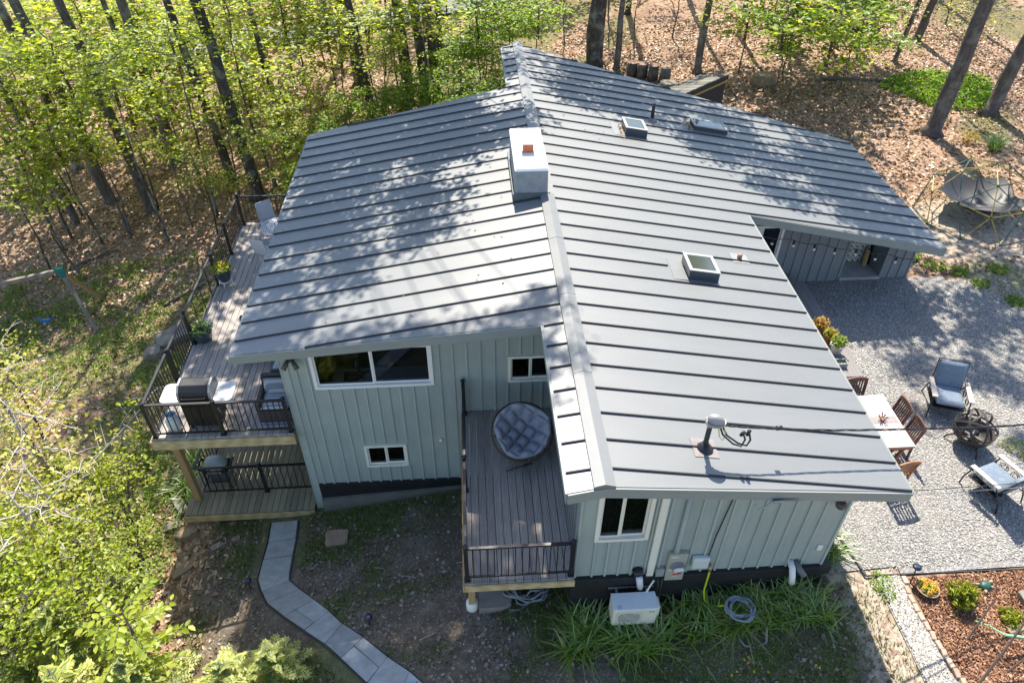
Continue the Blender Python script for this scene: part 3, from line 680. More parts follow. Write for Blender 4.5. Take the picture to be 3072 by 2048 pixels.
# ---- things fixed to the front gable
m = MB(); m.box((1.20,.575,-3.57),(1.335,.649,-.95)); W('line_cover', m, M['cream'], house, bev=.01)
m = MB(); m.box((1.56,.55,-3.70),(1.92,.648,-2.83)); mt = W('electric_meter', m, simple('beige meter box', (.36,.36,.29), .5, .06), house, bev=.012)
m = MB(); m.tube([(1.755,.55,-3.19),(1.755,.46,-3.19)], .125, 20); W('meter_ring', m, M['alu'], mt)
m = MB(); m.tube([(1.755,.46,-3.19),(1.755,.41,-3.20)], [.115,.09], 20); W('meter_dial', m, simple('pale meter dial', (.62,.63,.60), .15), mt, True)
m = MB(); m.box((1.68,.404,-3.175),(1.82,.409,-3.155)); m.box((1.72,.404,-3.235),(1.80,.409,-3.215)); W('dial_marking', m, M['black'], mt)
m = MB(); m.box((1.70,.546,-3.53),(1.83,.551,-3.475)); W('red_label', m, simple('red warning label', (.62,.05,.05), .5), mt)
m = MB(); m.box((1.60,.546,-2.93),(1.74,.551,-2.91)); m.box((1.59,.546,-3.36),(1.70,.551,-3.335)); m.box((1.70,.546,-3.55),(1.83,.551,-3.535)); W('white_label', m, M['white'], mt)
m = MB(); m.tube([(1.69,.60,-2.83),(1.69,.60,-2.66),(1.69,.61,-1.05)], [.06,.045,.045], 10); W('meter_conduit', m, M['siding'], mt, True)
m = MB(); m.box((1.38,.56,-3.57),(1.54,.648,-3.33)); W('disconnect_box', m, simple('grey disconnect box', (.29,.31,.31), .5), house, bev=.01)
m = MB(); m.box((2.03,.53,-3.34),(2.36,.648,-3.0)); W('utility_box', m, simple('pale utility box', (.56,.59,.56), .45, .04), house, bev=.035)
m = MB(); m.tube([(2.33,.6,-3.02),(2.36,.615,-2.4),(2.48,.615,-1.0)], .012, 6); W('black_cable', m, M['black'], house)
m = MB(); m.tube([(2.42,.648,-3.34),(2.42,.56,-3.36),(2.42,.55,-3.45)], .03, 8); W('spigot', m, simple('brass spigot', (.42,.30,.2), .4, metal=.6), house, True)
m = MB(); m.tube([(1.03,.64,-3.40),(1.03,.50,-3.42)], .10, 14); m.tube([(1.10,.515,-3.80),(1.12,.52,-4.02)], .068, 12); W('pipe_collar', m, M['black'], house, True)
m = MB(); m.tube([(1.03,.50,-3.42),(1.04,.46,-3.46),(1.10,.51,-3.80)], .066, 12); W('exhaust_pipe', m, M['casing_top'], house, True)
m = MB(); m.tube([(4.02,.65,-3.40),(4.02,.50,-3.44),(4.02,.42,-3.56),(4.05,.40,-3.76)], .062, 12); W('drain_elbow', m, M['white'], house, True)
m = MB(); m.tube([(4.12,.65,-3.40),(4.16,.48,-3.46),(4.24,.40,-3.55)], .062, 12); W('vent_elbow', m, M['pipegrey'], house, True)
m = MB(); m.box((4.42,.61,-3.04),(4.52,.648,-2.88)); W('outlet_box', m, M['cream'], house, bev=.012)
m = MB(); m.lathe([(.0,-.03),(.09,-.02),(.10,.06),(.05,.1)], 12, (4.42,.55,-1.56)); W('soffit_light', m, simple('bronze lamp', (.09,.07,.06), .4), house, True)
m = MB(); m.box((-5.93,4.80,-1.46),(-5.79,4.898,-1.36)); fl = W('flood_lamp', m, M['black'], house)
for s in (-1, 1):
    m = MB(); m.tube([(-5.86+s*.04,4.82,-1.42),(-5.86+s*.10,4.74,-1.50),(-5.86+s*.15,4.68,-1.56)], [.03,.055,.062], 10); W('lamp_head', m, simple('dark olive lamp head', (.07,.07,.055), .4), fl, True)
m = MB(); m.tube([(-2.82,4.9,-4.2),(-2.82,4.84,-4.22)], .04, 10); W('wall_camera', m, M['white'], house, True)
# ------------------------------------------------------------------ decks
def boards(root, x0, x1, y0, y1, z, mat, w=.158, gap=.013, split=True, axis='Y'):
    n = int(round((x1-x0)/w)); w = (x1-x0)/n
    for i in range(n):
        a = x0+i*w; cuts = [y0, y1]
        if split: cuts = [y0, y0+(y1-y0)*(.35+.3*((i*7) % 5)/4), y1]
        for c, d in zip(cuts, cuts[1:]):
            m = MB(); dz = R_.uniform(-.003, .003)
            m.box((a+gap/2, c+.002, z-.035+dz), (a+w-gap/2, d-.002, z+dz)); W('deck_board', m, mat, root)
def rail(root, runs, posts, z, h=1.03, sp=.128, skip=()):
    m = MB()
    for p, q in runs:
        P0, Q0 = Vector((*p, z)), Vector((*q, z))
        m.bar(P0+Vector((0,0,h-.02)), Q0+Vector((0,0,h-.02)), .055, .04); m.bar(P0+Vector((0,0,.10)), Q0+Vector((0,0,.10)), .035, .035)
    r = W('railing', m, M['black'], root)
    bme = D.meshes.get('baluster') 
    if bme is None:
        b = MB(); b.box((-.009,-.009,.11), (.009,.009,h-.03)); bme = D.meshes.new('baluster'); bme.from_pydata(b.v, [], b.f); bme.materials.append(M['black'])
        b = MB(); b.box((-.038,-.038,0), (.038,.038,h+.03)); b.box((-.06,-.06,0),(.06,.06,.03)); b.lathe([(.062,h+.03),(.062,h+.05),(.0,h+.075)], 4, (0,0,0)); pm = D.meshes.new('railing_post'); pm.from_pydata(b.v, [], b.f); pm.materials.append(M['black'])
    pm = D.meshes.get('railing_post')
    for i, (p, q) in enumerate(runs):
        P0, Q0 = Vector((*p, z)), Vector((*q, z)); L = (Q0-P0).length; n = int(L/sp)
        if i in skip: n = 4
        for k in range(1, n): inst('baluster', bme, r, P0+(Q0-P0)*k/n)
    for p in posts: inst('railing_post', pm, r, (*p, z))
    return r
UZ = -3.55
ud = T('upper_deck', 'weathered grey upper deck with black railing along the left side of the house', 'deck', (-7.7, 9.3, UZ))
boards(ud, -9.38, -6.16, 4.68, 14.1, UZ, M['deck'])
m = MB(); m.box((-9.36,4.62,UZ-.30),(-6.14,4.675,UZ-.038)); W('rim_joist', m, M['beam'], ud, bev=.006)
m = MB(); m.box((-9.40,4.62,UZ-.28),(-9.362,14.1,UZ-.038)); m.box((-9.36,14.06,UZ-.28),(-6.16,14.1,UZ-.038)); W('side_joist', m, M['postwood'], ud)
m = MB(); [m.box((-9.30,y,UZ-.26),(-6.2,y+.045,UZ-.039)) for y in (5.1,5.6,6.1,6.6,7.2,7.8,8.4,9.0,9.6,10.2,10.8,11.4,12.0,12.6,13.2,13.7)]; W('joist', m, M['postwood'], ud)
for x, y in ((-9.25,5.28),(-9.2,9.4),(-9.2,13.8)):
    g = -6.5 if y < 9.5 else gh(x, y); m = MB(); m.box((x-.085,y-.085,g),(x+.085,y+.085,UZ-.262)); W('support_post', m, M['postwood'], ud, bev=.008)
ys = [4.76,6.56,8.04,10.64,12.26,13.98]
runs = [((-9.28,4.76),(-7.75,4.76)),((-7.75,4.76),(-6.2,4.76))]+[((-9.28,a),(-9.28,b)) for a, b in zip(ys, ys[1:])]+[((-9.28,13.98),(-7.7,13.98)),((-7.7,13.98),(-6.2,13.98))]
rail(ud, runs, [(-9.28,4.76),(-7.75,4.76),(-6.22,4.76)]+[(-9.28,y) for y in ys[1:]]+[(-7.7,13.98)], UZ, skip=(4,))
LZ = -6.5
ld = T('lower_deck', 'shaded lower deck platform of yellow grey boards under the upper deck', 'deck', (-7.8, 7, LZ))
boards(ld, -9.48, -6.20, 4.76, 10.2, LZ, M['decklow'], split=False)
m = MB(); m.box((-9.46,4.71,LZ-.24),(-6.2,4.755,LZ-.038)); W('rim_joist', m, M['beam'], ld, bev=.006)
m = MB(); m.box((-9.5,4.71,LZ-.24),(-9.462,10.2,LZ-.038)); W('side_joist', m, M['postwood'], ld)
rail(ld, [((-9.15,5.42),(-7.52,5.42)),((-7.52,5.42),(-6.18,5.42)),((-9.15,5.42),(-9.15,7.8)),((-9.15,7.8),(-9.15,10.1))], [(-7.52,5.42),(-9.15,7.8)], LZ, sp=.165)
BZ = -3.27
bd = T('balcony', 'small front balcony of violet grey boards on a timber post', 'deck', (-1.2, 2.6, BZ))
boards(bd, -2.28, -.215, .44, 4.87, BZ, M['deckbal'], w=.16, split=False)
m = MB(); m.box((-2.27,.39,BZ-.20),(-.21,.437,BZ-.038)); W('rim_joist', m, M['beam'], bd, bev=.006)
m = MB(); m.box((-2.31,.39,BZ-.20),(-2.272,4.85,BZ-.038)); W('side_joist', m, M['postwood'], bd)
m = MB(); m.box((-2.24,.92,gh(-2.2,1)+.2),(-2.10,1.06,BZ-.2)); W('support_post', m, M['postwood'], bd, bev=.006)
m = MB(); m.lathe([(.13,-.25),(.13,.2),(.10,.24)], 14, (-2.17,.99,gh(-2.2,1))); W('post_footing', m, M['cream'], bd, True)
rail(bd, [((-2.22,.53),(-.30,.53)),((-2.22,.53),(-2.22,2.6)),((-2.22,2.6),(-2.22,4.8))], [(-2.22,.53),(-.28,.53),(-2.22,2.6),(-2.22,4.8)], BZ, h=1.03)
# patio platform with patterned riser
pz = -3.55
pd = T('patio_deck', 'low brown grey boardwalk step along the house wall beside the gravel patio', 'deck', (6.6, 7.9, pz))
M['composite'] = wood('brown grey composite board', (.16,.145,.145), (.25,.23,.225), 'Y', .6, .06, .6)
for i in range(14):
    a = 4.84+i*.187; m = MB(); m.box((a+.004,5.97,pz-.03),(a+.183,10.28,pz)); W('deck_board', m, M['composite'], pd)
m = MB(); m.box((7.465,5.80,pz-.03),(7.80,9.86,pz)); W('border_board', m, M['composite'], pd)
m = MB(); m.box((4.84,5.80,pz-.03),(7.46,5.965,pz)); W('border_board', m, M['composite'], pd)
m = MB(); m.box((4.86,5.84,-4.0),(7.76,5.88,pz-.031)); W('tiled_riser', m, M['tile'], pd)
m = MB(); m.box((7.72,5.881,-4.0),(7.76,9.84,pz-.031)); m.box((7.44,9.84,-4.0),(7.76,9.87,pz-.031)); W('side_riser', m, M['composite'], pd)
# ------------------------------------------------------------------ furniture and fittings
def torus_pts(c, r, n=24, a0=0, a1=2*math.pi, ax='Z'):
    out = []
    for i in range(n+1):
        a = a0+(a1-a0)*i/n; u, v = r*math.cos(a), r*math.sin(a)
        out.append({'Z': (c[0]+u,c[1]+v,c[2]), 'Y': (c[0]+u,c[1],c[2]+v), 'X': (c[0],c[1]+u,c[2]+v)}[ax])
    return out
def pillow(name, sx, sy, sz, mat, parent, loc, rot=(0,0,0), n=10, puff=.55):
    bm = bmesh.new(); bmesh.ops.create_grid(bm, x_segments=n, y_segments=n, size=1)
    top = {}; V = []; Fc = []
    k = n+1
    for s in (1, -1):
        for j in range(k):
            for i in range(k):
                u, v = -1+2*i/n, -1+2*j/n
                h = ((1-abs(u)**4)*(1-abs(v)**4))**puff
                V.append((u*sx/2, v*sy/2, s*sz/2*h))
    bm.free(); q = lambda s, i, j: s*k*k+j*k+i
    for j in range(n):
        for i in range(n):
            Fc.append((q(0,i,j), q(0,i+1,j), q(0,i+1,j+1), q(0,i,j+1))); Fc.append((q(1,i,j), q(1,i,j+1), q(1,i+1,j+1), q(1,i+1,j)))
    m = MB(); Rm = Matrix.Rotation(rot[2],3,'Z') @ Matrix.Rotation(rot[1],3,'Y') @ Matrix.Rotation(rot[0],3,'X')
    m.add([Rm @ Vector(v)+Vector(loc) for v in V], Fc); return P(name, m, mat, parent, True)
# papasan chair
M['cushion'] = simple('grey blue tufted cotton', (.27,.285,.325), .9, .10, 3, spec=.15, bump=.35)
M['rattan'] = simple('brown rattan', (.09,.06,.04), .6, .3, 8)
pp = T('papasan_chair', 'round tufted grey blue papasan chair on the front balcony', 'chair', (-1.0, 3.72, BZ), .12)
def papasan():
    n, k = 60, 80; V = []; Fc = []
    for s in (0, 1):
        for j in range(n+1):
            r = j/n
            for i in range(k):
                a = 2*math.pi*i/k; x, y = r*math.cos(a), r*math.sin(a)
                bowl = .36*r**2.2
                u, v = (x+y)*2.2, (x-y)*2.2
                tuft = (abs(math.sin(u*math.pi/1.25))*abs(math.sin(v*math.pi/1.25)))**.45*.17*(1-r**10)
                rim = math.sqrt(max(0, 1-((r-.86)/.14)**2))*.05 if r > .72 else 0
                wob = .02*math.sin(3*a+1)+.015*math.sin(5*a)
                z = bowl+(tuft+rim+.03*r if s == 0 else -.06*(1-r**6))
                rr = .605+wob*r
                V.append((x*rr, y*rr, z))
    N = (n+1)*k; q = lambda s, j, i: s*N+j*k+i % k
    for j in range(n):
        for i in range(k):
            Fc.append((q(0,j,i), q(0,j+1,i), q(0,j+1,i+1), q(0,j,i+1))); Fc.append((q(1,j,i), q(1,j,i+1), q(1,j+1,i+1), q(1,j+1,i)))
    for i in range(k): Fc.append((q(0,n,i), q(1,n,i), q(1,n,i+1), q(0,n,i+1)))
    Rm = Matrix.Rotation(.48, 3, 'X'); m = MB(); m.add([Rm @ Vector(v)+Vector((0,-.03,.44)) for v in V], Fc); return m
P('cushion', papasan(), M['cushion'], pp, True)
m = MB(); Rm = Matrix.Rotation(.48, 3, 'X')
m.tube([Rm @ Vector(p)+Vector((0,-.03,.44)) for p in torus_pts((0,0,.25), .66, 30)], .022, 8)
for a in range(8):
    A = a*math.pi/4; m.tube([Rm @ Vector((r*math.cos(A), r*math.sin(A), .36*(r/.7)**2.2*1.0-.08))+Vector((0,-.03,.44)) for r in (.05,.25,.45,.62)], .013, 6)
P('basket_frame', m, M['rattan'], pp, True)
m = MB(); m.tube(torus_pts((0,0,.02), .36, 24), .022, 8); m.tube(torus_pts((0,0,.38), .26, 24), .02, 8)
for a in range(6):
    A = a*math.pi/3; m.tube([(.36*math.cos(A),.36*math.sin(A),.02),(.26*math.cos(A+.5),.26*math.sin(A+.5),.38)], .016, 6)
m.tube([(-.42,-.62,.02),(.16,-.5,.02)], .016, 6)
P('base_ring', m, M['rattan'], pp, True)
# large gas grill
M['grillblack'] = simple('black enamel', (.008,.008,.009), .5, .1, 5, spec=.5)
M['shelf'] = simple('pale grey side shelf', (.60,.62,.64), .4, .08, 3)
gr = T('gas_grill', 'large black lidded gas grill with pale side shelves at deck corner', 'grill', (-8.2, 5.22, UZ))
m = MB(); m.box((-.36,-.27,.10),(.36,.27,.88)); cab = P('cabinet', m, M['grillblack'], gr, bev=.015)
m = MB(); m.box((-.34,-.285,.14),(-.01,-.272,.74)); m.box((.01,-.285,.14),(.34,-.272,.74)); P('cabinet_door', m, M['black'], cab)
prof = [(-.27,.90),(-.30,1.0),(-.26,1.14),(-.12,1.25),(.12,1.25),(.24,1.16),(.28,1.0),(.28,.90)]
m = MB(); m.prism([(-.33,y,z) for y, z in prof], (.66,0,0)); lid = P('lid', m, M['grillblack'], gr, bev=.02)
for s in (-1, 1):
    m = MB(); m.prism([(s*.345-.025,y*1.03,.90+(z-.90)*1.03) for y, z in prof], (.05,0,0)); P('lid_end_cap', m, M['alu'], lid, bev=.01)
m = MB(); m.tube([(-.25,-.35,1.04),(.25,-.35,1.04)], .016, 8); m.box((-.26,-.35,1.03),(-.24,-.28,1.05)); m.box((.24,-.35,1.03),(.26,-.28,1.05)); P('handle', m, M['black'], lid)
m = MB(); m.box((-.37,-.29,.885),(.37,.29,.9)); P('firebox_rim', m, M['grillblack'], gr)
for s in (-1, 1):
    m = MB(); c = .12; x0, x1 = (.38, .80) if s > 0 else (-.80, -.38); ys_ = (-.32, .30); o = x1 if s > 0 else x0; i = x0 if s > 0 else x1
    poly = [(i,ys_[0])]+[(o-s*c+s*c*math.cos(t), ys_[0]+c-c*math.sin(t)) for t in (math.pi/2, math.pi/3, math.pi/6, 0)]+[(o-s*c+s*c*math.cos(t), ys_[1]-c+c*math.sin(t)) for t in (0, math.pi/6, math.pi/3, math.pi/2)]+[(i,ys_[1])]
    m.prism([(x,y,.90) for x, y in poly], (0,0,.035)); P('side_shelf', m, M['shelf'], gr, bev=.008)
for x in (-.31,.31):
    for y in (-.22,.22):
        m = MB(); m.tube([(x-.02,y,.05),(x+.02,y,.05)], .05, 12); P('caster', m, M['black'], gr, True)
for i in range(3):
    m = MB(); m.tube([(.40,-.24+i*.05,.62-i*.12),(.44,-.24+i*.05,.62-i*.12)], .035, 10); P('control_knob', m, M['alu'], gr, True)
# propane cylinder
tk = T('propane_tank', 'white propane cylinder with blue valve cap beside the black grill', 'gas cylinder', (-8.88, 4.98, UZ))
m = MB(); m.lathe([(.11,0),(.12,.03),(.165,.10),(.17,.20),(.165,.32),(.12,.39),(.05,.415)], 20); P('body', m, simple('grey white tank paint', (.60,.62,.60), .4, .1), tk, True)
m = MB(); m.lathe([(.11,.40),(.115,.50),(.105,.50),(.10,.40)], 16); P('collar', m, M['shelf'], tk)
m = MB(); m.lathe([(.04,.41),(.045,.47),(.03,.49),(0,.495)], 12); P('valve_cap', m, simple('bright blue cap', (.03,.30,.62), .4), tk, True)
# potted plants on the upper deck
def leafpts(n, c, r, flat=.6):
    p = NP.normal(size=(n, 3)); p /= np.linalg.norm(p, axis=1)[:,None]; p *= (NP.rand(n,1)**.45)
    return np.array(c)+p*np.array([r, r, r*flat])
def leaves_arr(Pn, size, up=.6, aspect=.62, fold=.22, drop=0):
    n = len(Pn); size = np.broadcast_to(size, (n,)).astype(float)
    nr = NP.normal(size=(n,3)); nr[:,2] = np.abs(nr[:,2])+up*1.6; nr /= np.linalg.norm(nr, axis=1)[:,None]
    tg = NP.normal(size=(n,3)); tg -= nr*(tg*nr).sum(1)[:,None]; tg /= np.linalg.norm(tg, axis=1)[:,None]; tg[:,2] -= drop; tg /= np.linalg.norm(tg, axis=1)[:,None]
    bt = np.cross(nr, tg); h = size[:,None]
    V = np.stack([Pn-tg*h*.5, Pn+bt*h*.5*aspect+nr*h*fold-tg*h*.06, Pn+tg*h*.5, Pn-bt*h*.5*aspect+nr*h*fold-tg*h*.06], 1).reshape(-1,3)
    i = np.arange(n)*4; Fq = np.concatenate([np.c_[i, i+1, i+2], np.c_[i, i+2, i+3]])
    return V, Fq
def leafobj(name, Pn, size, mat, parent=None, **kw):          # coordinates local to parent
    V, Fq = leaves_arr(np.asarray(Pn), size, **kw); o = _link(name, npmesh(name, V, Fq), mat, parent); return o
M['hosta'] = leafmat('pot foliage', [(.07,.14,.03),(.14,.24,.06),(.3,.36,.2)], .35)
M['herb'] = leafmat('lime pot foliage', [(.12,.22,.02),(.26,.34,.04),(.34,.38,.06)], .45)
M['petal_y'] = leafmat('yellow petals', [(.75,.50,.02),(.8,.62,.04)], .3)
M['petal_o'] = leafmat('orange petals', [(.75,.27,.02),(.85,.42,.03)], .3)
M['glaze'] = simple('dark blue glazed pot', (.025,.04,.075), .25, .3, 5, spec=.6)
pt = T('potted_plant', 'dark blue pot of yellow flowers on a white stand by the deck railing', 'potted plant', (-9.02, 10.55, UZ))
m = MB(); m.lathe([(.13,.24),(.20,.40),(.235,.60),(.25,.62),(.21,.62),(.20,.56),(0,.55)], 20); P('pot', m, M['glaze'], pt, True)
m = MB(); m.tube(torus_pts((0,0,.24), .17, 16), .015, 6)
for a in range(4): m.tube([(.17*math.cos(a*1.57),.17*math.sin(a*1.57),.24),(.21*math.cos(a*1.57),.21*math.sin(a*1.57),0)], .012, 6)
P('stand', m, M['white'], pt, True)
leafobj('foliage', leafpts(260, (0,0,.68), .31, .35), .085, M['herb'], pt); leafobj('flower', leafpts(50, (0,0,.77), .24, .3), .05, M['petal_y'], pt)
pt = T('potted_plant', 'low blue grey bowl of variegated leaves beside the railing near the gas grill', 'potted plant', (-9.08, 8.20, UZ))
m = MB(); m.lathe([(.16,0),(.23,.10),(.255,.26),(.27,.28),(.23,.28),(.22,.22),(0,.21)], 20); P('pot', m, simple('blue grey pot', (.07,.10,.14), .35, .2), pt, True)
leafobj('foliage', leafpts(240, (0,0,.36), .32, .45), .10, M['hosta'], pt)
# wicker seating under the eave
M['wicker'] = simple('brown grey wicker', (.085,.075,.068), .75, .35, 26, bump=.6)
def stripes():
    t = NT('blue white striped cushion'); c = t.coord(True); s = t.n('SeparateXYZ', i0=c)
    f = t.math('GREATER_THAN', t.math('FRACT', t.math('MULTIPLY', s.outputs[1], 11.0)), .5)
    return t.pbr(t.mix(f, (.44,.45,.46), (.22,.25,.31)), .9, 0.0, .1)
M['stripe'] = stripes(); M['teal'] = simple('teal cushion', (.02,.22,.23), .8, .1)
def wicker(loc, rz_, label, cush, w=.78):
    s = T('wicker_armchair', label, 'armchair', loc, rz_, 'wicker seating on the upper deck')
    m = MB()
    for k in range(11): z = .04+k*.033; m.box((-w/2,-.36,z),(w/2,.36,z+.027))
    P('seat_base', m, M['wicker'], s)
    m = MB()
    for k in range(12): z = .42+k*.036; m.box((-w/2,.27+k*.008,z),(w/2,.38+k*.008,z+.03))
    P('backrest', m, M['wicker'], s)
    for sg in (-1, 1):
        m = MB(); m.box((sg*w/2-.05,-.36,.40),(sg*w/2+.05,.34,.60)); P('armrest', m, M['wicker'], s, bev=.02)
    pillow('seat_cushion', w-.12, .62, .15, cush, s, (0,-.05,.46)); pillow('back_cushion', w-.14, .40, .14, cush, s, (0,.22,.66), (1.3,0,0))
    return s
wicker((-6.56,5.40,UZ), 0, 'wicker armchair with striped cushion at the corner post end of the upper deck', M['stripe'])
wicker((-6.50,6.62,UZ), -math.pi/2, 'wicker armchair with plain grey cushion beside the house wall under the eave', simple('grey cushion', (.36,.37,.40), .9, .08))
wicker((-7.30,7.62,UZ), 0, 'wicker loveseat mostly hidden under the eave with teal cushion', M['teal'], 1.25)
m = MB(); m.box((-7.0,4.92,UZ+.004),(-6.24,6.1,UZ+.016)); tag(W('outdoor_rug', m, M['stripe']), 'striped pale outdoor rug under the wicker armchair on the upper deck', 'rug')
# bistro set at the far end of the upper deck
M['bistro'] = simple('pale grey powder coat', (.50,.51,.54), .45, .05, 4)
bt_ = T('bistro_table', 'round slatted grey bistro table at the far end of the upper deck', 'table', (-7.72, 12.45, UZ))
m = MB(); m.tube(torus_pts((0,0,.80), .52, 32), .02, 8)
P('table_rim', m, M['bistro'], bt_, True)
for k in range(-7, 8):
    x = k*.066; L = math.sqrt(max(.01, .51**2-x*x)); m = MB(); m.box((x-.022,-L,.785),(x+.022,L,.80)); P('slat', m, M['bistro'], bt_)
for a in (.6, 2.2, 3.74, 5.3):
    m = MB(); m.tube([(.32*math.cos(a),.32*math.sin(a),.78),(.38*math.cos(a),.38*math.sin(a),0)], .016, 6); P('leg', m, M['bistro'], bt_)
def bistro(loc, rz_, label):
    s = T('folding_chair', label, 'chair', loc, rz_, 'grey chairs at the bistro table')
    m = MB(); m.hexa([(-.24,.20,.50),(.24,.20,.50),(.24,.222,.50),(-.24,.222,.50),(-.24,.32,1.06),(.24,.32,1.06),(.24,.342,1.06),(-.24,.342,1.06)]); P('backrest', m, M['bistro'], s, bev=.01)
    m = MB(); m.box((-.23,-.24,.47),(.23,.20,.495)); P('seat', m, M['bistro'], s, bev=.008)
    for x in (-.235, .235):
        m = MB(); m.tube([(x,.33,1.0),(x,.15,.5),(x,-.30,0)], .014, 6); P('leg', m, M['bistro'], s); m = MB(); m.tube([(x,-.22,.5),(x,.32,0)], .014, 6); P('leg', m, M['bistro'], s)
bistro((-8.22,13.28,UZ), .55, 'grey chair with a solid square back in the far railing corner')
bistro((-8.02,11.62,UZ), 2.75, 'grey chair pulled back nearest the camera at the round bistro table')
# portable grill on the lower deck
M['greylid'] = simple('grey grill lid', (.36,.40,.38), .35, .05)
kg = T('portable_grill', 'small grey lidded portable grill with black legs on the lower deck', 'grill', (-8.76, 5.78, LZ))
bm_ = bmesh.new(); bmesh.ops.create_uvsphere(bm_, u_segments=24, v_segments=12, radius=1)
for v in bm_.verts:
    x, y, z = v.co; v.co = (math.copysign(abs(x)**.75, x)*.30, math.copysign(abs(y)**.75, y)*.22, .74+max(z, -.02)*.24)
for f in bm_.faces: f.smooth = True
me = D.meshes.new('lid'); bm_.to_mesh(me); bm_.free(); me.materials.append(M['greylid']); _link('lid', me, None, kg)
m = MB(); m.box((-.31,-.22,.58),(.31,.22,.735)); P('firebox', m, M['grillblack'], kg, bev=.04)
for s in (-1, 1):
    m = MB(); m.tube([(s*.33,-.16,.70),(s*.40,-.18,.76),(s*.41,0,.80),(s*.40,.18,.76),(s*.33,.16,.70)], .03, 8); P('side_handle', m, M['black'], kg, True)
m = MB(); m.box((-.08,-.30,.83),(.08,-.24,.86)); m.box((-.18,-.245,.64),(.18,-.225,.69)); P('front_handle', m, M['alu'], kg)
for x in (-.26,.26):
    for y in (-.18,.18):
        m = MB(); m.tube([(x,y,.58),(x*1.15,y*1.1,0)], .014, 6); P('leg', m, M['black'], kg)
m = MB(); m.box((-.28,-.19,.22),(.28,.19,.235)); P('lower_rack', m, M['black'], kg)
# heat pump on its wall bracket
ac = T('heat_pump', 'ivory heat pump unit hung on a bracket against the black foundation', 'heat pump', (.98, .27, -4.42))
m = MB(); m.box((-.46,-.20,0),(.40,.16,.55)); body = P('casing', m, M['ivory'], ac, bev=.022)
m = MB(); m.box((-.462,-.202,.552),(.402,.162,.572)); P('casing_top', m, M['casing_top'], ac, bev=.012)
m = MB(); m.box((.402,-.14,.08),(.46,.10,.50)); P('valve_cover', m, M['ivory'], ac, bev=.02)
m = MB(); m.box((-.40,-.2035,.06),(.12,-.198,.50)); P('front_panel', m, simple('ivory front panel', (.62,.60,.47), .5), body, bev=.002)
m = MB(); pl = [(-.14+.205*max(-1,min(1,1.25*math.cos(t))), -.2045, .275+.155*math.sin(t)) for t in [i*2*math.pi/28 for i in range(28)]]; m.prism(pl, (0,-.004,0)); grl = P('fan_opening', m, simple('dark fan opening', (.075,.07,.06), .6), body)
for i in range(7):
    z = .145+i*.0435; L = .20*math.sqrt(max(.05, 1-((z-.275)/.165)**2))*1.15; L = min(L, .205); m = MB(); m.box((-.14-L,-.218,z),(-.14+L,-.2095,z+.014)); P('grille_slat', m, M['ivory'], grl)
tc = D.curves.new('lettering', 'FONT'); tc.body = 'FUJITSU'; tc.size = .034; tc.extrude = .0015; tc.align_x = 'CENTER'; tmp = D.objects.new('tmp_text', tc); COL.objects.link(tmp)
dg = bpy.context.evaluated_depsgraph_get(); me = D.meshes.new_from_object(tmp.evaluated_get(dg)); D.objects.remove(tmp)
me.materials.clear(); me.materials.append(simple('dark logo print', (.05,.05,.05), .5)); lo = _link('lettering', me, None, body); lo.location = (.28,-.2045,.45); lo.rotation_euler[0] = math.pi/2
m = MB(); m.box((-.38,-.18,.5722),(-.29,-.10,.5732)); P('rating_label', m, simple('printed label', (.45,.48,.52), .5), ac)
m = MB(); m.box((-.47,.325,.44),(.42,.345,.48)); m.box((-.33,.16,.40),(-.29,.345,.44)); m.box((.25,.16,.40),(.29,.345,.44)); m.box((-.33,-.30,-.045),(-.28,.27,-.004)); m.box((.18,-.30,-.045),(.23,.27,-.004)); wb = P('wall_bracket', m, M['alu'], ac); wb['kind'] = 'stuff'
m = MB(); m.tube([(.36,.22,.85),(.30,.20,.70),(.22,.12,.60)], .018, 7); P('refrigerant_line', m, M['cream'], ac, True)
m = MB(); m.tube([(.44,.24,.85),(.46,.2,.65),(.43,.10,.50)], .014, 7); m.tube([(.52,.24,.85),(.53,.22,.6),(.44,.02,.4)], .014, 7); P('control_cable', m, M['black'], ac, True)
# hoses
M['hose'] = simple('grey garden hose', (.22,.24,.27), .5, .1); M['yhose'] = simple('lime yellow hose', (.50,.56,.02), .45, .1)
m = MB(); g0 = gh(2.9, .1)
m.tube([(2.42,.55,-3.45),(2.42,.545,-3.7),(2.40,.50,-4.05),(2.42,.42,-4.25),(2.55,.30,-4.33),(2.78,.16,g0+.42)], .02, 8)
tag(W('yellow_hose', m, M['yhose'], None, True), 'lime yellow hose hanging from the tap on the front wall', 'hose')
m = MB(); pts = []
for i in range(150):
    a = i*.24; r = .235+.055*math.sin(i*.37); pts.append((2.99+r*math.cos(a), .06+r*.92*math.sin(a), gh(2.99,.06)+.40+.05*(i/150)+.018*math.sin(i*1.7)))
pts += [(3.27,.0,g0+.36),(3.45,-.25,g0+.25),(3.42,-.45,g0+.08),(3.2,-.52,g0+.0),(3.0,-.46,g0+.02),(2.92,-.33,g0+.06)]
m.tube(pts, .02, 7); tag(W('garden_hose', m, M['hose'], None, True), 'grey coiled garden hose lying on the daylilies by the front wall', 'hose')
m = MB(); pts = []; c = (-1.05, 1.35); gz0 = gh(*c)
for i in range(190):
    a = i*.21; r = .40+.10*math.sin(i*.29+1)+.04*math.sin(i*1.3); pts.append((c[0]+.05*math.sin(i*.11)+r*math.cos(a), c[1]+.25*r*math.sin(a)-.1+r*.5*math.sin(a), gz0+.06+.09*(math.sin(i*.53)+1)+.1*i/190))
for i in range(26): a = 1.0+i*.26; pts.append((-1.28+.20*math.cos(a), .98+.2*math.sin(a), gz0+.05+.02*math.sin(i)))
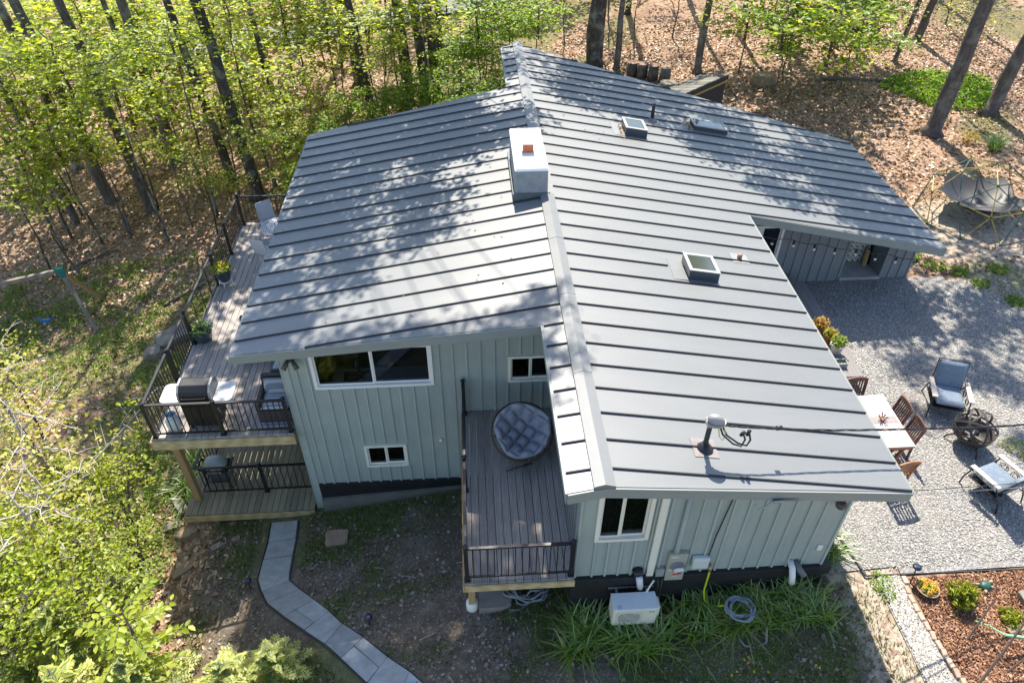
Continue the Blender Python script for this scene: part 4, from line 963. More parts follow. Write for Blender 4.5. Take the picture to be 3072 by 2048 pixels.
m.tube(pts, .019, 6); tag(W('cable_coil', m, M['hose'], None, True), 'tangled coil of grey conduit cable under the front balcony', 'cable')
# ------------------------------------------------------------------ patio furniture
PZ = -3.94
M['tabletop'] = wood('sun bleached table boards', (.42,.34,.31), (.64,.57,.54), 'Y', .6, .1)
M['redwood'] = wood('red brown oiled hardwood', (.095,.045,.035), (.20,.10,.075), 'Z', .5, .12)
M['orangewood'] = wood('orange brown hardwood', (.25,.10,.045), (.40,.19,.10), 'X', .5, .1)
tb_ = T('dining_table', 'long bleached slatted wooden dining table half under the roof eave', 'table', (7.06, 3.88, PZ))
for k in range(9):
    x = -.50+k*.118; m = MB(); m.box((x+.003,-.66,.815),(x+.113,.66,.85)); P('slat', m, M['tabletop'], tb_)
m = MB(); m.box((-.50,-.80,.813),(.56,-.665,.852)); m.box((-.50,.665,.813),(.56,.80,.852)); P('breadboard_end', m, M['tabletop'], tb_)
m = MB(); m.box((-.46,-.76,.70),(.52,-.72,.812)); m.box((-.46,.72,.70),(.52,.76,.812)); m.box((-.46,-.719,.70),(-.42,.719,.812)); m.box((.48,-.719,.70),(.52,.719,.812)); P('apron', m, M['orangewood'], tb_)
for x in (-.40,.46):
    for y in (-.68,.68):
        m = MB(); m.bar((x,y,.81),(x*.8,y*.86,0),.06,.06); P('leg', m, M['orangewood'], tb_)
def dchair(name, label, loc, rz_, mat='redwood', src=None):
    s = T(name, label, 'chair', loc, rz_, 'dining chairs around the patio table')
    mt = M[mat]
    for x in (-.23,.23):
        m = MB(); m.bar((x,-.22,.47),(x,-.25,0),.045,.045); P('leg', m, mt, s)
        m = MB(); m.bar((x,.22,0),(x,.20,.48),.045,.04,up=(0,1,0)); m.bar((x,.20,.46),(x,.29,1.0),.045,.04,up=(0,1,0)); P('leg', m, mt, s)
    for k in range(6):
        y = -.23+k*.075; m = MB(); m.box((-.25,y,.47),(.25,y+.06,.49)); P('seat_slat', m, mt, s)
    m = MB(); n = 8
    for i in range(n):
        a, b = -.255+.51*i/n, -.255+.51*(i+1)/n; c = lambda u: .05*(1-(u/.255)**2)
        m.hexa([(a,.268,.96),(b,.268,.96),(b,.298,.96),(a,.298,.96),(a,.282,1.02+c(a)),(b,.282,1.02+c(b)),(b,.312,1.02+c(b)),(a,.312,1.02+c(a))])
    P('top_rail', m, mt, s)
    m = MB(); m.box((-.21,.20,.52),(.21,.23,.57)); P('lower_rail', m, mt, s)
    for k in range(7):
        x = -.195+k*.065; m = MB(); m.bar((x,.215,.565),(x,.282,.97),.035,.016,up=(0,1,0)); P('back_slat', m, mt, s)
    return s
dchair('dining_chair', 'red brown slatted chair at the far head of the bleached table', (7.14,4.78,PZ), 0)
dchair('dining_chair', 'red brown slatted chair on the gravel side nearer the far end of the table', (7.64,4.22,PZ), -math.pi/2+.03)
dchair('dining_chair', 'red brown slatted chair on the gravel side nearer the camera end of the table', (7.66,3.64,PZ), -math.pi/2-.05)
dchair('dining_chair', 'orange brown slatted chair at the near head of the bleached table', (7.12,2.78,PZ), math.pi+.12, 'orangewood')
tp = T('table_plant', 'small spiky dark plant standing on a grey runner on the dining table', 'plant', (7.22,3.88,PZ+.853))
m = MB()
for i in range(9): a = i*.7; m.bar((0,0,.01),(.11*math.cos(a),.11*math.sin(a),.09+.03*(i%3)),.025,.004)
P('leaf', m, simple('dark plum leaf', (.05,.02,.025), .6), tp)
m = MB(); m.lathe([(.035,0),(.045,.05),(.0,.05)], 10); P('pot', m, M['clay'], tp)
m = MB(); m.box((6.80,3.79,PZ+.8535),(7.58,3.99,PZ+.857)); tag(W('table_runner', m, simple('grey brown runner', (.30,.26,.25), .9, .15)), 'narrow grey runner laid across the middle of the dining table', 'runner')
def fabricmat():
    t = NT('blue patterned outdoor fabric'); c = t.coord(True); v = t.vor(c, 8.0)
    f = t.ramp(v.outputs['Distance'], [(.40, 0), (.47, 1), (.54, 0)])
    col = t.mix(t.math('MULTIPLY', f, .45), (.17,.215,.27), (.36,.40,.44)); col = t.mix(t.math('MULTIPLY', t.noise(c, 60, 2), .25), col, (.10,.13,.18))
    return t.pbr(col, .9, 0.0, .12, t.bump(t.noise(c, 70, 2), .3, .01))
M['bluefab'] = fabricmat(); M['armwood'] = wood('pale tan arm boards', (.45,.38,.31), (.62,.55,.47), 'Y', .6, .05)
def armchair(label, loc, rz_):
    s = T('patio_armchair', label, 'armchair', loc, rz_, 'blue cushioned armchairs by the fire pit')
    pillow('seat_cushion', .64, .70, .19, M['bluefab'], s, (0,-.04,.47), (0,0,0), 12, .22)
    pillow('back_cushion', .66, .68, .17, M['bluefab'], s, (0,.38,.80), (1.22,0,0), 12, .22)
    for sg in (-1, 1):
        m = MB(); m.hexa([(sg*.40-.065,-.40,.655),(sg*.40+.065,-.40,.655),(sg*.40+.05,.30,.67),(sg*.40-.05,.30,.67),(sg*.40-.065,-.40,.685),(sg*.40+.065,-.40,.685),(sg*.40+.05,.30,.70),(sg*.40-.05,.30,.70)]); P('armrest', m, M['armwood'], s, bev=.008)
        m = MB(); m.tube([(sg*.40,-.34,.655),(sg*.42,-.42,.3),(sg*.40,-.44,0)], .016, 6); m.tube([(sg*.38,.20,.66),(sg*.37,.42,.3),(sg*.37,.50,0)], .016, 6); m.tube([(sg*.38,-.36,.36),(sg*.37,.40,.34)], .014, 6)
        for k in range(2):
            for i in range(2): m.tube([(sg*.385, y, z) for _, y, z in torus_pts((0,-.18+k*.28,.50), .10-.04*i, 14, ax='X')], .008, 5)
        P('side_frame', m, M['black'], s, True)
    m = MB(); m.box((-.36,-.38,.33),(.36,.30,.36)); P('seat_frame', m, M['black'], s)
    m = MB(); 
    for x in (-.34,.34): m.tube([(x,.26,.34),(x,.40,.75),(x,.52,1.14)], .014, 6)
    m.tube([(-.34,.52,1.14),(.34,.52,1.14)], .014, 6); P('back_frame', m, M['black'], s, True)
    return s
armchair('blue cushioned armchair with tan arms behind the fire pit, back to the trees', (9.50,4.96,PZ), -.34)
armchair('blue cushioned armchair with tan arms in front of the fire pit, seen from its back', (9.23,2.38,PZ), math.pi+.32)
# fire pit: bowl, bands, mesh globe
M['iron'] = simple('rusted dark iron', (.045,.038,.035), .6, .3, 8, spec=.4)
fp = T('fire_pit', 'dark iron globe fire pit with curved bands standing on the gravel', 'fire pit', (9.50,3.78,PZ))
m = MB(); m.lathe([(.10,.16),(.28,.22),(.40,.34),(.44,.48),(.43,.48),(.38,.34),(.26,.235),(0,.19)], 28); P('fire_bowl', m, M['iron'], fp, True)
def greatc(tilt, az, r, z0, n=28): 
    Rm = Matrix.Rotation(az,3,'Z') @ Matrix.Rotation(tilt,3,'X'); return [Rm @ Vector((r*math.cos(2*math.pi*i/n), r*math.sin(2*math.pi*i/n), 0))+Vector((0,0,z0)) for i in range(n+1)]
for tl, az in ((0,0),(math.pi/2,.35),(math.pi/2,1.45),(1.0,.9),(.9,2.6)):
    pts = greatc(tl, az, .455, .56); m = MB(); cz = Vector((0,0,.56)); Rm = Matrix.Rotation(az,3,'Z') @ Matrix.Rotation(tl,3,'X'); nx = Rm @ Vector((0,0,1))
    vs = []; 
    for p in pts[:-1]:
        o = (p-cz).normalized(); vs += [p+nx*.024, p-nx*.024, p-nx*.024-o*.008, p+nx*.024-o*.008]
    k = len(pts)-1; fs = [(i*4+j, i*4+(j+1)%4, ((i+1)%k)*4+(j+1)%4, ((i+1)%k)*4+j) for i in range(k) for j in range(4)]
    m.add(vs, fs); P('iron_band', m, M['iron'], fp)
m = MB()
for i in range(26):
    a = math.pi*2*i/26; m.tube([(.44*math.cos(t)*math.cos(a), .44*math.cos(t)*math.sin(a), .56+.44*math.sin(t)) for t in (-.1,.3,.7,1.1,1.5)], .0026, 3, cap=False)
for j in range(12):
    t = -.05+j*.125; m.tube(torus_pts((0,0,.56+.44*math.sin(t)), .44*math.cos(t), 26), .0026, 3, cap=False)
P('spark_screen', m, M['iron'], fp)
for a in (.6, 2.7, 4.6):
    m = MB(); m.tube([(.30*math.cos(a),.30*math.sin(a),.26),(.46*math.cos(a),.46*math.sin(a),.14),(.50*math.cos(a),.50*math.sin(a),0)], .022, 6); P('leg', m, M['iron'], fp, True)
m = MB(); m.bar((-.2,-.1,.26),(.2,.12,.30),.07,.07); m.bar((-.1,.18,.27),(.12,-.2,.33),.06,.06); P('burnt_log', m, simple('ash grey log', (.2,.19,.18), .9, .3), fp)
# pots on the boardwalk
def pot(label, loc, mat, r, h, fol, flo=None, n=170, fr=.2):
    s = T('flower_pot', label, 'potted plant', loc, 0, 'pots on the boardwalk')
    m = MB(); m.lathe([(r*.68,0),(r*.95,h*.9),(r*1.06,h*.92),(r*1.06,h),(r*.88,h),(r*.85,h*.88),(0,h*.86)], 18); P('pot', m, mat, s, True)
    leafobj('foliage', leafpts(n, (0,0,h+.07), fr, .7), .085, fol, s)
    if flo: leafobj('flower', leafpts(40, (0,0,h+.15), fr*.9, .5), .055, flo, s)
M['coleus'] = leafmat('yellow red edged foliage', [(.30,.32,.04),(.42,.30,.06),(.22,.05,.03)], .4)
pot('terracotta pot of yellow and red foliage at the eave edge', (7.30,7.52,pz), M['clay'], .17, .26, M['coleus'], M['petal_o'], 200, .24)
pot('terracotta pot of orange flowers between two other pots', (7.40,7.12,pz), M['clay'], .15, .25, M['herb'], M['petal_o'], 150, .2)
pot('white pot of bright green leaves nearest the camera on the boardwalk', (7.44,6.72,pz), M['white'], .18, .30, M['herb'], None, 230, .23)
tr = T('planter_tray', 'small grey open tray planter on the boardwalk near its front end', 'planter', (7.34,6.22,pz))
m = MB()
for a, b in (((-.16,-.10),(.16,-.085)),((-.16,.085),(.16,.10)),((-.16,-.0845),(-.145,.0845)),((.145,-.0845),(.16,.0845))): m.box((*a,0),(*b,.14))
m.box((-.1445,-.0845,.0),(.1445,.0845,.06)); P('tray', m, M['grey_metal'], tr)
m = MB(); [m.bar((x,0,.06),(x+.03,.02,.2),.03,.006) for x in (-.08,0,.08)]; P('seedling', m, simple('dull seedling', (.12,.15,.1), .7), tr)
# firewood in the alcove
m = MB(); m.tube([(10.20,11.02,-3.858),(10.17,11.03,-3.30)], [.075,.07], 7); tag(W('firewood_log', m, M['postwood']), 'split log standing upright in the outdoor fireplace alcove', 'log')
m = MB(); m.bar((10.33,11.05,-3.857),(10.34,11.16,-3.2),.03,.10); tag(W('fire_board', m, M['dark']), 'dark board leaning in the corner of the fireplace alcove', 'board')
# string lights under the patio eave
sl = T('string_lights', 'black string of round bulbs sagging along the patio eave', 'string lights', (8, 9.95, -2.2))
A0, A1 = Vector((6.0,9.62,-1.90)), Vector((11.0,9.5,-2.82)); pts = []; N = 48
for i in range(N+1):
    t = i/N; p = A0.lerp(A1, t); p.y += .30-.05*t; p.z -= .07*math.sin(math.pi*((t*5) % 1)); pts.append(p)
m = MB(); m.tube(pts, .012, 5); W('wire', m, M['black'], sl)
M['bulb'] = simple('frosted bulb', (.75,.74,.70), .2, .02)
for i in range(5, N, 6):
    p = pts[i]; m = MB(); m.tube([p, p-Vector((0,0,.12))], .032, 8); W('socket', m, M['black'], sl)
    m = MB(); m.lathe([(.0,-.215),(.036,-.195),(.046,-.165),(.028,-.122)], 10, tuple(p)); W('bulb', m, M['bulb'], sl, True)
# ------------------------------------------------------------------ garden bed by the gravel path
def G3(x, y, h=0): return (x, y, gh(x, y)+h)
fb = T('flower_bowl', 'oval rattan rimmed bowl of orange and yellow marigolds on the mulch', 'flower bowl', G3(6.70,.17,.03))
m = MB(); m.lathe([(.13,0),(.20,.09),(.225,.12),(.20,.125),(.18,.08),(0,.075)], 22, sx=1.0, sy=1.0); P('bowl', m, simple('tan wicker rim', (.33,.20,.13), .7, .3, 20), fb, True)
leafobj('foliage', leafpts(130, (0,0,.12), .19, .4), .065, M['herb'], fb)
for i in range(9):
    a = i*2.4; r = .06+.012*i; leafobj('flower', leafpts(26, (r*math.cos(a), r*math.sin(a), .185), .042, .6), .036, M['petal_o' if i % 2 else 'petal_y'], fb)
def solar(label, x, y, h=.42, lean=(.05,.1)):
    s = T('solar_light', label, 'path light', G3(x, y), 0, 'black path lights')
    m = MB(); m.tube([(0,0,0),(lean[0],lean[1],h)], .014, 6); P('stake', m, M['black'], s)
    m = MB(); m.lathe([(.035,-.06),(.05,-.01),(.085,0),(.085,.02),(.03,.035),(0,.037)], 16, (lean[0],lean[1],h)); P('lamp_head', m, M['black'], s, True)
    m = MB(); m.box((lean[0]-.035,lean[1]-.035,h+.034),(lean[0]+.035,lean[1]+.035,h+.040)); P('solar_panel', m, simple('blue solar cell', (.03,.06,.14), .2), s)
solar('black solar stake light beside the bowl of marigolds', 6.48, .36, .40, (.06,.12))
solar('black path light on the outer side of the stone path bend', -7.40, 2.62, .22, (-.03,.08)); solar('black path light on the bare soil right of the stone path', -4.38, 1.05, .22, (.0,.06))
M['conifer'] = leafmat('yellow green conifer', [(.16,.22,.015),(.30,.36,.03),(.40,.42,.05)], .35)
def tuft_shrub(name, label, cat, loc, n, R, H, mat, size=.12, group=None):
    s = T(name, label, cat, loc, 0, group); Pn = []; m = MB()
    for i in range(n):
        a = R_.uniform(0, 6.28); el = R_.uniform(.25, 1.45); L = R_.uniform(.6, 1)
        tip = Vector((math.cos(a)*math.cos(el)*R*L, math.sin(a)*math.cos(el)*R*L, math.sin(el)*H*L)); m.tube([(0,0,0), tip*.6+Vector((0,0,.02)), tip], [.006,.004,.002], 3)
        for t in np.linspace(.35, 1, 8):
            for _ in range(4): q = tip*t; Pn.append((q.x+R_.gauss(0,.03), q.y+R_.gauss(0,.03), q.z+R_.gauss(0,.025)))
    P('stem', m, M['bark_thin'], s); leafobj('foliage', Pn, size, mat, s, up=.1, aspect=.28)
    return s
M['bark_thin'] = simple('thin brown twig', (.13,.10,.08), .85, .2, 10)
tuft_shrub('conifer_shrub', 'bright yellow green feathery conifer shrub on the red mulch', 'shrub', G3(7.22,-.10,.02), 46, .36, .52, M['conifer'], .11)
tuft_shrub('herb_clump', 'pale yellow green plant clump beside a flat stone in the mulch bed', 'plant', G3(7.95,-.52,.02), 22, .26, .18, M['conifer'], .08)
tu = T('garden_turtle', 'green turtle ornament on the red mulch behind the conifer shrub', 'ornament', G3(7.86,.17,.03), .4)
bm_ = bmesh.new(); bmesh.ops.create_uvsphere(bm_, u_segments=14, v_segments=8, radius=1)
for v in bm_.verts: v.co = (v.co.x*.12, v.co.y*.10, max(v.co.z,-.1)*.08+.03)
me = D.meshes.new('shell'); bm_.to_mesh(me); bm_.free(); me.materials.append(simple('mossy green glaze', (.035,.10,.075), .35, .2)); _link('shell', me, None, tu)
TG = simple('tan glaze', (.35,.30,.2), .5)
m = MB(); m.tube([(.11,0,.04),(.15,0,.06),(.19,0,.055)], [.03,.035,.02], 8); P('head', m, TG, tu, True)
for x in (-1,1):
    for y in (-1,1): m = MB(); m.tube([(x*.08,y*.07,.03),(x*.13,y*.12,.01)], [.03,.02], 6); P('foot', m, TG, tu, True)
M['rusty'] = simple('brown rusted rod', (.09,.065,.05), .7, .25, 8)
stk = [((6.92,-.87),(7.55,-.35),.58,'dark rusted stake leaning in the middle of the mulch bed',.022),((6.62,-1.72),(7.62,-.95),.95,'long dark branch propped across the mulch bed in the corner',.026),((7.33,-1.48),(7.95,-1.2),.45,'short dark rusted stake near the right border of the mulch bed',.018)]
for a, b, h, lab, r in stk:
    m = MB(); p, q = Vector(G3(*a)), Vector(G3(*b, h)); m.tube([p, p.lerp(q,.5)+Vector((.01,0,.01)), q], [r, r*.9, r*.6], 7); tag(W('garden_stake', m, M['rusty']), lab, 'stake')
m = MB(); m.tube([G3(7.42,-.98,.40),G3(7.9,-1.03,.30),G3(8.6,-1.15,.12)], .026, 8); m.tube([G3(7.42,-.98,.40),G3(7.32,-.75,.3),G3(7.25,-.55,.12)], .015, 6); tag(W('green_stake', m, simple('mint green plastic stake', (.25,.52,.28), .4, .06)), 'mint green plastic stake crossing the dark branch in the mulch bed', 'stake')
# ------------------------------------------------------------------ rocks
def rockmesh(sx, sy, sz, seed, n=2):
    bm = bmesh.new(); bmesh.ops.create_icosphere(bm, subdivisions=n+1, radius=1); rr = random.Random(seed); ph = [rr.uniform(0,6) for _ in range(6)]
    for v in bm.verts:
        c = v.co; k = 1+.16*math.sin(3*c.x+ph[0])+.13*math.sin(4*c.y+ph[1])+.10*math.sin(5*c.z+ph[2])+.05*math.sin(9*c.x+ph[3])
        v.co = (max(-.8,min(.8,c.x*k))*sx, max(-.8,min(.8,c.y*k))*sy, max(-.6,min(.55,c.z*k))*sz)
    me = D.meshes.new('rock'); bm.to_mesh(me); bm.free(); return me
M['rock'] = simple('lichen grey rock', (.25,.225,.19), .9, .28, 4, bump=.6, spec=.15); M['rock_tan'] = simple('tan brown rock', (.30,.22,.145), .9, .3, 4, bump=.6, spec=.15)
def rock(label, x, y, s, seed, mat='rock', sink=.25, rz_=0):
    me = rockmesh(*s, seed); me.materials.append(M[mat]); o = _link('rock', me, None, None); o.location = (x, y, gh(x,y)+s[2]*(.5-sink)); o.rotation_euler[2] = rz_; tag(o, label, 'rock')
rock('flat tan boulder half buried in soil right of the stone path top', -5.50, 3.72, (.36,.28,.14), 1, 'rock_tan', .2)
rock('long grey boulder beside the upper deck railing on the left slope', -12.1, 12.6, (.75,.45,.4), 2, 'rock', .3, .6)
rock('smaller grey boulder at the foot of the long boulder by the deck', -12.6, 11.9, (.4,.35,.3), 3)
rock('blocky tan rock lying on leaf litter beyond the shed', 11.95, 25.9, (.75,.5,.55), 4, 'rock_tan', .3, .2)
rock('mossy rock beside the timber post footing under the balcony', -1.70, 1.05, (.42,.3,.25), 5, 'rock', .3)
rock('pale flat stone left of the lower deck corner', -9.85, 5.35, (.36,.16,.16), 6, 'rock', .2, -.9)
rock('pale flat stone just below the lower deck front corner', -9.45, 4.45, (.34,.18,.14), 7, 'rock_tan', .2, .2)
rock('thin pale stone wedge between two flat stones by the lower deck', -9.9, 4.75, (.26,.13,.1), 8, 'rock', .2, .3)
rock('small pale chip stone on soil before the lower deck', -8.55, 4.0, (.2,.1,.07), 9, 'rock', .2, .5); rock('white cobble on soil before the lower deck', -8.15, 4.15, (.09,.08,.07), 10, 'rock', .1)
rock('tan wedge stone on the leaf bank left of the yard', -9.25, 3.35, (.32,.14,.12), 11, 'rock_tan', .2, .7)
rock('grey boulder at the right picture edge of the mulch bed', 8.5, -.2, (.2,.2,.2), 12, 'rock', .2); rock('flat pinkish stone under the pale clump in the mulch bed', 7.98,-.72,(.28,.12,.06),13,'rock_tan',.1)
rock('pale round boulder between the stumps and the shed', 7.6, 26.6, (.55,.4,.35), 14, 'rock', .2)
# ------------------------------------------------------------------ log stumps, shed, wood pile
M['bark'] = None
def barkmat(name, c0, c1, sc=1.0, lich=.0):
    t = NT(name); c = t.coord(False); ob = t.n('ObjectInfo').outputs['Random']
    n1 = t.noise(t.stretch(c, (9*sc, 9*sc, 1.6*sc)), 1.6, 6, .7); v = t.vor(t.stretch(c, (7*sc,7*sc,2*sc)), 2.0)
    col = t.ramp(n1, [(.3, c0), (.65, c1)])
    col = t.mix(t.ramp(t.noise(c, 1.7, 5, .6), [(.50, 0), (.62, lich)]), col, (.29,.295,.27))
    col = t.mix(1.0, col, t.ramp(ob, [(0, .8), (1, 1.2)]), 'MULTIPLY')
    return t.pbr(col, .9, 0.0, .12, t.bump(t.math('ADD', n1, t.math('MULTIPLY', v.outputs['Distance'], .6)), .9, .05))
M['bark'] = barkmat('dark furrowed bark', (.028,.024,.021), (.115,.10,.088), 1, .6); M['bark_grey'] = barkmat('grey brown bark', (.06,.05,.045), (.17,.145,.13), 1, .4)
M['cut'] = simple('cut wood face', (.26,.17,.12), .85, .3, 12)
for i, (x, y, lab) in enumerate([(6.30,28.6,'leftmost tree stump round standing in the row behind the roof edge'),(6.75,28.3,'second tree stump round from the left in the row'),(7.22,27.95,'third stump round in the row with lit reddish side'),(7.70,27.55,'rightmost stump round in the row next to the pale boulder')]):
    s = T('stump', lab, 'stump', G3(x, y), R_.uniform(0, 3), 'row of upright stump rounds'); m = MB(); r = .25+.02*(i % 2)
    m.lathe([(r*1.04,-.1),(r,.15),(r*.98,.62)], 16); P('bark', m, M['bark_grey'], s, True); m = MB(); m.lathe([(r*.97,.60),(r*.96,.63),(0,.635)], 16); P('cut_face', m, M['cut'], s)
sh = T('shed', 'small dark slant roofed shed with yellow trim behind the house', 'shed', (8.2, 23.8, -4.3))
M['shed'] = simple('blue black shed panel', (.035,.038,.05), .6, .1, 3); M['yel'] = simple('raw yellow trim', (.46,.33,.12), .7, .15, 6)
A_ = Vector((9.6,24.4,0)); u_ = Vector((-.77,-.64,0)); v_ = Vector((-.64,.77,0)); z_ = lambda p, z: (p.x, p.y, z)
def shedpt(s, t, dz=0): p = A_+u_*s+v_*t; return (p.x, p.y, -2.92-.30*t+dz)
q = [A_, A_+u_*3.1, A_+u_*3.1+v_*1.3, A_+v_*1.3]; tt = [0,0,1.3,1.3]
m = MB(); m.hexa([z_(p,-4.7) for p in q]+[z_(p,-3.0-.30*t) for p, t in zip(q, tt)]); W('wall', m, M['shed'], sh)
m = MB(); m.bar(shedpt(-.06,-.045,-.10), shedpt(3.2,-.045,-.10), .03, .22); W('fascia', m, M['shed'], sh)
m = MB(); m.bar(shedpt(-.02,-.03,-.28), shedpt(3.1,-.03,-.28), .03, .08); W('trim_board', m, M['yel'], sh)
M['shingle'] = simple('mossy roof strip', (.17,.165,.14), .9, .3, 6, objvar=.3, bump=.3)
n = 14
for i in range(n):
    s0, s1 = -.08+3.3*i/n, -.08+3.3*(i+1)/n-.03; m = MB(); lift = .012*(i % 2)
    m.hexa([shedpt(s0,-.08,-.02),shedpt(s1,-.08,-.02),shedpt(s1,1.4,-.02),shedpt(s0,1.4,-.02),shedpt(s0,-.08,.03+lift),shedpt(s1,-.08,.02+lift),shedpt(s1,1.4,.02+lift),shedpt(s0,1.4,.03+lift)]); W('shingle_course', m, M['shingle'], sh)
wp = T('wood_pile', 'loose pile of pale split lumber in the trees behind the house', 'wood pile', G3(-1.9, 34.6))
for i in range(26):
    m = MB(); a = R_.uniform(-.5,.5); L = R_.uniform(.8,1.6); m.bar((-L*math.cos(a),-L*math.sin(a),0),(L*math.cos(a),L*math.sin(a),R_.uniform(-.1,.25)),.14,.08); o = P('split_log', m, M['greywood'] if i % 3 else M['bark_grey'], wp); o.location = (R_.uniform(-1.1,1.1), R_.uniform(-.6,.6), .08+.09*(i//5))
# ------------------------------------------------------------------ climbing dome
M['dome_y'] = simple('yellow painted tube', (.44,.33,.06), .5, .12, 5); M['dome_g'] = simple('dark green painted tube', (.035,.12,.085), .5, .1, 5); M['tarp'] = simple('black play tarp', (.035,.035,.04), .5, .2, 2, spec=.5)
dc = (15.25, 13.75); dz = gh(*dc)
dm = T('climbing_dome', 'yellow and green geodesic climbing dome on sandy ground at the right', 'climbing frame', (*dc, dz), .55)
bm_ = bmesh.new(); bmesh.ops.create_icosphere(bm_, subdivisions=2, radius=1.9); bm_.verts.ensure_lookup_table()
for e in bm_.edges:
    a, b = e.verts
    if a.co.z < -.02 or b.co.z < -.02: continue
    five = len(a.link_edges) == 5 or len(b.link_edges) == 5
    m = MB(); m.tube([a.co, b.co], .017, 6); P('strut', m, M['dome_y' if five else 'dome_g'], dm)
for v in bm_.verts:
    if v.co.z > -.02: m = MB(); m.tube([v.co*.985, v.co*1.015], .036, 8); P('hub', m, M['black'], dm)
bm_.free()
m = MB(); k = 10; rings = [(0,.34),(.5,.38),(.95,.52),(1.3,.78)]; vs = []
for r, z in rings:
    for i in range(20): a = 2*math.pi*i/20; w = 1+(.12*math.cos(5*a) if r > 1 else 0); vs.append((r*w*math.cos(a)+.1, r*w*math.sin(a)+.1, z+(.12*math.cos(5*a) if r > 1 else 0)+.02*math.sin(3*a)))
m.add(vs, [(j*20+i, j*20+(i+1)%20, (j+1)*20+(i+1)%20, (j+1)*20+i) for j in range(3) for i in range(20)]); P('play_tarp', m, M['tarp'], dm, True)
m = MB(); [m.tube([(1.45*math.cos(a)+.1, 1.45*math.sin(a)+.1, .9),(1.7*math.cos(a), 1.7*math.sin(a), 1.0)], .008, 4) for a in [i*1.2566 for i in range(5)]]; P('tarp_cord', m, M['black'], dm)
# ------------------------------------------------------------------ swing set on the left slope
sw = T('swing_set', 'weathered timber swing frame with green corner brackets on the left slope', 'swing set', G3(-16.2, 14.3))
top = Vector((-16.02, 14.45, gh(-16.02,14.45)+2.15)); far = Vector((-19.8, 13.35, gh(-19.8,13.35)+2.25))
m = MB(); m.bar(top, far, .12, .15); W('top_beam', m, M['greywood'], sw)
for b in ((-15.02,13.38),(-15.75,15.7)):
    m = MB(); m.bar(top, G3(*b,-.1), .11, .11); W('leg', m, M['postwood'] if b[1] > 15 else M['greywood'], sw)
for b in ((-19.2,12.2),(-20.5,14.4)):
    m = MB(); m.bar(far, G3(*b,-.1), .11, .11); W('leg', m, M['greywood'], sw)
m = MB(); m.bar(top+Vector((.13,.04,.02)), top+Vector((-.14,-.04,.02)), .2, .22); m.bar(top, top+(Vector(G3(-15.02,13.38))-top)*.10, .15, .15); W('corner_bracket', m, simple('green plastic bracket', (.01,.16,.13), .4, .08), sw)
M['bluepl'] = simple('blue swing plastic', (.02,.12,.34), .4, .08)
for t, lab in ((.30,'blue'),(.62,'black')):
    p = top.lerp(far, t); s = Vector((p.x+.1, p.y-.1, gh(p.x,p.y)+.45)); m = MB(); m.tube([s+Vector((-.25,0,.12)), s+Vector((-.12,0,.01)), s+Vector((.12,0,.01)), s+Vector((.25,0,.12))], [.05,.07,.07,.05], 6); W('swing_seat', m, M['bluepl'] if lab == 'blue' else M['black'], sw)
    m = MB(); m.tube([s+Vector((-.25,0,.12)), p+Vector((-.2,0,0))], .008, 4); m.tube([s+Vector((.25,0,.12)), p+Vector((.2,0,0))], .008, 4); W('swing_chain', m, M['black'], sw)
# ------------------------------------------------------------------ overhead service cables
def twist(name, label, pts, r, off, turns):
    s = MB(); P_ = [Vector(p) for p in pts]; fine = []
    n = 60
    for i in range(n+1):                                    # Catmull style interpolation
        u = i/n*(len(P_)-1); k = min(int(u), len(P_)-2); t = u-k
        p0, p1, p2, p3 = P_[max(k-1,0)], P_[k], P_[k+1], P_[min(k+2,len(P_)-1)]
        fine.append(.5*((2*p1)+(-p0+p2)*t+(2*p0-5*p1+4*p2-p3)*t*t+(-p0+3*p1-3*p2+p3)*t**3))
    for ph in range(3):
        s.tube([p+Vector((0, off*math.cos(i*turns+ph*2.09), off*math.sin(i*turns+ph*2.09))) for i, p in enumerate(fine)], r, 5)
    return tag(W(name, s, M['black'], None, True), label, 'cable')
twist('service_cable', 'black twisted service cable running from the roof mast past the fire pit', [(1.99,.93,.26),(2.6,.93,.155),(4.0,1.08,-.16),(6.0,1.33,-.52),(8.0,1.53,-.76),(12,1.95,-1.0),(20,2.8,-.9)], .0085, .014, .8)
m = MB(); m.tube([(3.02,1.0,.04),(3.12,1.01,.03)], .04, 8); tag(W('cable_clamp', m, M['black'], None, True), 'small black clamp knot on the twisted cable above the roof', 'clamp')
m = MB(); m.tube([(2.86,.13,-.72),(4.5,.36,-1.0),(6.2,.62,-1.32),(8.0,.88,-1.61),(14,1.7,-2.3),(22,2.8,-2.8)], .007, 5); tag(W('telephone_wire', m, M['black'], None, True), 'thin black wire leaving the front fascia, upper of two', 'wire')
m = MB(); m.tube([(2.86,.12,-.76),(4.5,.34,-1.06),(6.2,.58,-1.39),(8.0,.83,-1.67),(14,1.6,-2.38),(22,2.7,-2.9)], .007, 5); tag(W('telephone_wire', m, M['grey_metal'], None, True), 'thin grey wire leaving the front fascia, lower of two', 'wire')
m = MB(); m.tube([(2.55,.07,-.75),(2.6,.05,-.86),(2.75,.08,-.82),(2.86,.125,-.74)], .012, 6); m.box((2.86,.09,-.77),(3.02,.13,-.73)); tag(W('wire_anchor', m, M['grey_metal'], None, True), 'metal wire grip and loop on the front fascia', 'anchor')
